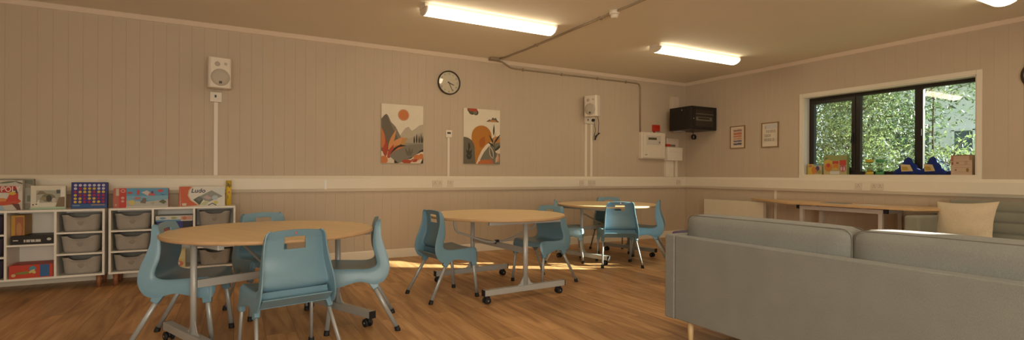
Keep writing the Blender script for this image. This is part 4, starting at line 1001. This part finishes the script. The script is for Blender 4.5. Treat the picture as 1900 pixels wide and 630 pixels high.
g, w, h = gamebox('game_compendium', -1.040, -.592, 6.25, .075, TZ, .192, (.50, .05, .03), [
    ((.10, .30, .46), rect(.23, 1, .0, 1)), ((.20, .38, .50), rect(.23, 1, .35, .60)), ((.46, .45, .40), [(.23, .36), (.6, .30), (1, .40), (1, 0), (.23, 0)]), ((.52, .04, .02), rect(.0, .23, 0, 1)), ((.44, .12, .08), rect(.0, .10, 0, 1)), ((.50, .45, .36), rect(.045, .10, .62, .97)),
    ((.62, .35, .28), circ(.17, .86, .045, .09)), ((.52, .04, .02), circ(.17, .86, .03, .05)), ((.62, .35, .28), circ(.165, .50, .03, .07)), ((.62, .35, .28), circ(.165, .33, .028, .06)), ((.60, .30, .24), rect(.03, .06, .10, .20)),
    ((.50, .05, .03), leaf2(.24, .78, -20, .12, .05)), ((.50, .06, .04), rect(.42, .465, .66, .90)), ((.58, .50, .46), [(.50, .78), (.60, .88), (.72, .70), (.62, .60)]), ((.52, .10, .08), [(.62, .62), (.74, .60), (.76, .70), (.66, .78)]), ((.10, .05, .16), circ(.70, .78, .02, .08)), ((.55, .06, .06), circ(.85, .86, .06, .07)),
    ((.05, .06, .14), [(.84, .70), (.90, .62), (.98, .70), (.92, .66)]), ((.56, .46, .16), circ(.33, .26, .06, .13)), ((.16, .12, .08), [(.48, .24), (.54, .50), (.59, .46), (.58, .20)]), ((.40, .36, .26), [(.66, .24), (.72, .12), (.76, .30)]), ((.10, .12, .04), [(.82, .28), (.90, .40), (.97, .28), (.92, .16)]), ((.48, .16, .12), [(.36, .45), (.42, .55), (.50, .50), (.44, .40)]), ((.60, .56, .46), rect(.23, 1, .0, .06))],
    'wide red and blue compendium box with small game pictures', 0, -3)
g, w, h = gamebox('board_game', -.500, -.088, 6.25, .055, TZ, .205, (.66, .62, .54), [
    ((.70, .66, .58), rect(0, 1, 0, 1)), ((.55, .10, .03), [(.03, 1), (.26, 1), (.20, .80), (.18, .55), (.24, .30), (.42, .04), (.04, .0)]), ((.60, .36, .20), [(.26, 1), (.30, 1), (.22, .80), (.20, .55), (.26, .30), (.46, .02), (.42, .02), (.24, .30), (.18, .55), (.20, .80)]),
    ((.08, .085, .06), [(.30, .33), (.44, .52), (.54, .40), (.44, .05)]), ((.26, .27, .24), [(.42, .48), (.70, .80), (.95, .50), (.62, .18)]), ((.48, .36, .34), [(.52, .46), (.60, .55), (.72, .40), (.62, .32)]), ((.50, .50, .28), [(.44, .08), (.58, .28), (.66, .22), (.56, .03)]), ((.14, .15, .12), [(.36, .36), (.44, .48), (.51, .40), (.44, .22)]),
    ((.42, .50, .54), circ(.78, .42, .07, .12)), ((.58, .52, .10), circ(.80, .18, .05, .08)), ((.62, .64, .60), [(.70, .80), (.98, .95), (.98, .50)]), ((.10, .11, .08), [(.62, .05), (.72, .16), (.82, .05), (.80, .02), (.72, .11), (.64, .02)]), ((.62, .56, .42), rect(.07, .16, .04, .16)), ((.50, .12, .05), rect(0, .03, 0, 1))],
    'white and red board game box with the word Ludo on its cover', 0, -4)
lettering('title', 'Ludo', (-.038, -.002, .160), (1, 0, 0), (0, 0, 1), .062, (.04, .04, .09), g, shear=.18, bold=.0012)
tb_ = empty('yellow_tube', (-.052, 6.30, TZ)); tag(tb_, 'tall yellow cardboard tube at the right end of the cabinet top', 'tube')
MB().lathe([(0, 0), (.026, 0), (.026, .268), (0, .268)], 24).build('tube', mat('tube_yellow', (.72, .50, .04), .5), tb_)
MB().lathe([(.0262, .20), (.0266, .20), (.0266, .262), (.0262, .262)], 24, smooth=True).build('dark_band', mat('tube_olive', (.52, .38, .04), .5), tb_)
art('label_print', (-.014, -.0275, .05), (.028, 0, 0), (0, 0, .2), [((.10, .07, .02), rect(.1, .5, .78, .96)), ((.10, .07, .02), rect(.6, .9, .70, .90)), ((.50, .16, .08), circ(.6, .45, .3, .07)), ((.10, .09, .06), rect(.1, .3, .1, .3))], tb_)

# games inside the cabinets
z0 = .138; xm0, xm1 = XA[2], XA[3]
g, w, h = gamebox('game_box', xm0 + .012, xm1 - .012, 6.19, .25, z0, .118, (.50, .045, .02), [((.52, .05, .02), rect(0, 1, 0, 1)), ((.20, .22, .04), leaf2(.12, .36, 12, .5, .10)), ((.60, .42, .20), circ(.10, .25, .05, .12)), ((.08, .26, .34), circ(.53, .70, .08, .2)), ((.60, .48, .16), leaf2(.46, .35, 70, .35, .05)), ((.60, .48, .16), leaf2(.58, .30, 100, .35, .05)), ((.03, .12, .30), rect(.70, .92, .06, .98))],
    'red game box with a blue end panel on the bottom shelf of the left cabinet', 2)
g, w, h = gamebox('game_box', xm0 + .020, xm1 - .008, 6.19, .25, .443, .078, (.018, .014, .012), [((.55, .52, .46), rect(.05, .17, .42, .54)), ((.56, .53, .48), rect(.30, .70, .26, .56)), ((.05, .04, .035), rect(.34, .36, .26, .56)), ((.05, .04, .035), rect(.45, .47, .26, .50)), ((.05, .04, .035), rect(.56, .58, .30, .56)), ((.52, .50, .45), circ(.90, .55, .055, .16))],
    'flat black game box with pale lettering on the upper shelf of the left cabinet', -2)
g, w, h = gamebox('tall_game', xm0 + .004, xm0 + .095, 6.26, .20, .443, .262, (.50, .26, .04), [((.54, .30, .05), rect(0, 1, 0, 1)), ((.36, .13, .05), rect(.30, .95, .06, .94)), ((.48, .22, .08), circ(.6, .5, .2, .25))], 'upright orange-yellow box standing behind the flat black game')
xm0, xm1 = XB[2], XB[3]
g, w, h = gamebox('game_box', xm0 + .03, xm1 - .006, 6.19, .25, .443, .10, (.20, .06, .05), [((.25, .08, .06), rect(0, 1, 0, 1))], 'lowest box of the stack in the open middle of the right cabinet')
g, w, h = gamebox('game_box', xm0 + .02, xm1 - .006, 6.19, .25, .543, .068, (.03, .035, .16), [((.02, .015, .03), rect(.72, 1, 0, 1)), ((.03, .04, .22), rect(.30, .72, 0, 1)), ((.55, .50, .42), rect(.20, .28, .1, .9))], 'dark blue box in the middle of the stack in the right cabinet')
g, w, h = gamebox('game_box', xm0 + .012, xm1 - .006, 6.19, .25, .611, .055, (.55, .55, .50), [((.60, .60, .54), rect(0, 1, 0, 1)), ((.12, .28, .44), rect(.0, .68, .0, .30)), ((.62, .32, .24), rect(.68, .98, .2, .9)), ((.14, .30, .46), leaf2(.10, .6, 0, .2, .2)), ((.30, .34, .12), leaf2(.40, .6, 0, .2, .2)), ((.5, .2, .1), circ(.78, .5, .06, .3))], 'pale blue and white puzzle box on top of the stack in the right cabinet')
g, w, h = gamebox('picture_book', xm0 + .100, xm0 + .265, 6.20, .05, z0, .185, (.50, .42, .18), [((.56, .48, .20), rect(0, 1, 0, 1)), ((.34, .36, .34), circ(.30, .72, .32, .25)), ((.50, .08, .06), circ(.25, .50, .22, .14)), ((.10, .20, .38), circ(.30, .85, .14, .08)), ((.55, .16, .12), circ(.62, .20, .28, .16)), ((.60, .55, .50), circ(.62, .22, .10, .08)), ((.14, .30, .12), circ(.15, .15, .16, .1)), ((.62, .56, .26), rect(.66, .96, .45, .9))],
    'bright picture book standing on the bottom shelf of the right cabinet, under the tabletop', 0, -8, 'book')

# ================================================================== ON THE WINDOW SILL
SZ = 1.122
def sill(name, ya, yb, x, depth, z1_, body, items, label, cat, rz=0):
    w = yb - ya; h = z1_ - SZ; r = empty(name, (x, (ya + yb) / 2, SZ), radians(-90 + rz)); tag(r, label, cat)
    MB().box(-w / 2, w / 2, 0, depth, 0, h).build('box', ink(body), r, bevel=.001)
    art('front_print', (-w / 2, -.0003, 0), (w, 0, 0), (0, 0, h), items, r); return r, w, h
Yl = (.58, .42, .08); Og = (.58, .22, .04); Rd = (.50, .07, .05)
sill('card_box', 4.215, 4.415, 7.262, .05, 1.272, (.52, .44, .24), [(Yl, rect(0, .45, 0, 1)), ((.42, .18, .12), circ(.2, .82, .14, .12)), (Og, circ(.45, .40, .16, .35)), ((.10, .06, .16), circ(.72, .55, .14, .25)), ((.30, .30, .10), circ(.85, .25, .14, .2)), ((.45, .20, .18), rect(.60, .68, .1, .5)), ((.16, .32, .38), rect(.45, 1, .86, 1))], 'low yellow multicoloured card box at the left end of the window sill', 'box')
g, w, h = sill('card_box', 3.875, 4.185, 7.255, .06, 1.388, (.24, .30, .10), [((.30, .34, .13), rect(0, 1, .70, 1)), ((.46, .38, .18), rect(0, 1, 0, .72)), (Yl, circ(.22, .62, .17, .16)), (Og, circ(.22, .38, .17, .22)), (Rd, circ(.22, .48, .08, .10)), (Rd, rect(.40, .66, .55, .70)), (Og, circ(.54, .42, .12, .16)), (Yl, circ(.53, .30, .08, .06)), (Rd, rect(.70, .98, .48, .74)), ((.44, .12, .16), circ(.84, .32, .14, .18)), ((.62, .45, .40), circ(.78, .30, .04, .1)), ((.62, .45, .40), circ(.90, .30, .04, .1)), ((.62, .60, .54), rect(.30, .70, .02, .18)), ((.14, .18, .06), leaf2(.05, .80, 30, .2, .03))], 'green-topped card box with orange and red pictures on the window sill', 'box')
def timer(y, col, label):
    r = empty('sand_timer', (7.29, y, SZ)); tag(r, label, 'sand timer', 'sand timers on the sill'); m = mat('timer_' + ('yellow' if col[0] > .3 else 'green'), col, .4)
    MB().lathe([(0, 0), (.046, 0), (.046, .034), (.040, .038), (0, .038)], 24).build('base', m, r)
    MB().lathe([(0, .160), (.040, .160), (.046, .164), (.046, .198), (0, .198)], 24).build('cap', m, r)
    MB().lathe([(.040, .038), (.040, .160)], 24).build('sleeve', glass('timer_clear', (.88, .90, .86), .4), r)
    MB().lathe([(.030, .039), (.032, .06), (.020, .085), (.005, .099), (.020, .113), (.032, .138), (.030, .159)], 20).build('bulb', glass('timer_bulb', (.80, .82, .78), .6), r)
    MB().lathe([(0, .040), (.028, .040), (.024, .058), (0, .075)], 16).build('sand', m, r)
timer(3.612, (.60, .42, .04), 'sand timer with yellow ends on the window sill')
timer(3.492, (.07, .28, .08), 'sand timer with green ends, right of the yellow one')
navy = fabric('blue_plush', (.014, .03, .17), 200)
def star(y, rz, label):
    r = empty('plush_star', (7.285, y, SZ), radians(rz)); tag(r, label, 'soft toy', 'blue star bags on the sill')
    N = 60; mb = MB(); vs = [(0, 0, .10)]; 
    # lies back: outline in the y-z plane, swollen towards the room
    def rad(t): return .080 + .058 * max(0, cos((t - pi / 2) * 3)) ** 1.3
    fs = []; vs = []; K = 8
    for sd in (-1, 1):
        for k in range(K + 1):
            q = k / K
            for i in range(N):
                t = 2 * pi * i / N; rr = rad(t) * q; zz = .080 + rr * sin(t) * .98
                vs.append((sd * (.045 * (1 - q ** 2.2) ** .6) , rr * cos(t) * 1.25, max(0, zz)))
    n1 = (K + 1) * N
    for s in (0, 1):
        for k in range(K):
            for i in range(N):
                a = s * n1 + k * N; q = (a + i, a + (i + 1) % N, a + N + (i + 1) % N, a + N + i); fs.append(q if s else q[::-1])
    mb.add(vs, fs, 0, True).build('body', navy, r)
    p = MB(); p.prism([(-.062, .045), (.055, .040), (.066, .130), (-.030, .122)], .044, .050, ux=(0, 1, 0), uy=(0, 0, 1))
    p.v = [(-abs(v[0]), v[1], v[2]) for v in p.v]
    p.build('picture_patch', mat('patch_cream', (.58, .46, .24), .7), r, bevel=.001)
    p = MB(); p.prism([(-.02, .055), (.045, .055), (.05, .100), (-.005, .098)], .0505, .052, ux=(0, 1, 0), uy=(0, 0, 1)); p.v = [(-abs(v[0]), v[1], v[2]) for v in p.v]
    p.build('patch_print', mat('patch_ochre', (.46, .30, .06), .7), r)
star(3.175, 8, 'blue star-shaped soft bag with a pale patch, the left one on the sill')
star(2.925, -14, 'blue star-shaped soft bag with an ochre patch, the right one next to the wooden box')
g, w, h = sill('wooden_box', 2.545, 2.735, 7.25, .085, 1.348, (.52, .36, .24), [((.56, .40, .28), rect(0, 1, 0, 1))] + [((.34, .20, .13), rect(.14, .92, z_, z_ + .012)) for z_ in (.14, .36, .50, .68, .84)] + [((.30, .17, .11), rect(0, 1, .95, 1)), ((.46, .14, .12), rect(0, .13, .70, .93)), ((.34, .10, .08), circ(.07, .58, .06, .08)), ((.22, .12, .07), circ(.32, .60, .07, .04)), ((.22, .12, .07), circ(.24, .25, .05, .04)), ((.28, .17, .05), circ(.80, .24, .07, .1)), ((.34, .20, .09), rect(.88, 1, .74, .95)), ((.48, .32, .22), rect(.66, .80, .52, .68))], 'light wooden box with small printed marks at the right end of the window sill', 'box')
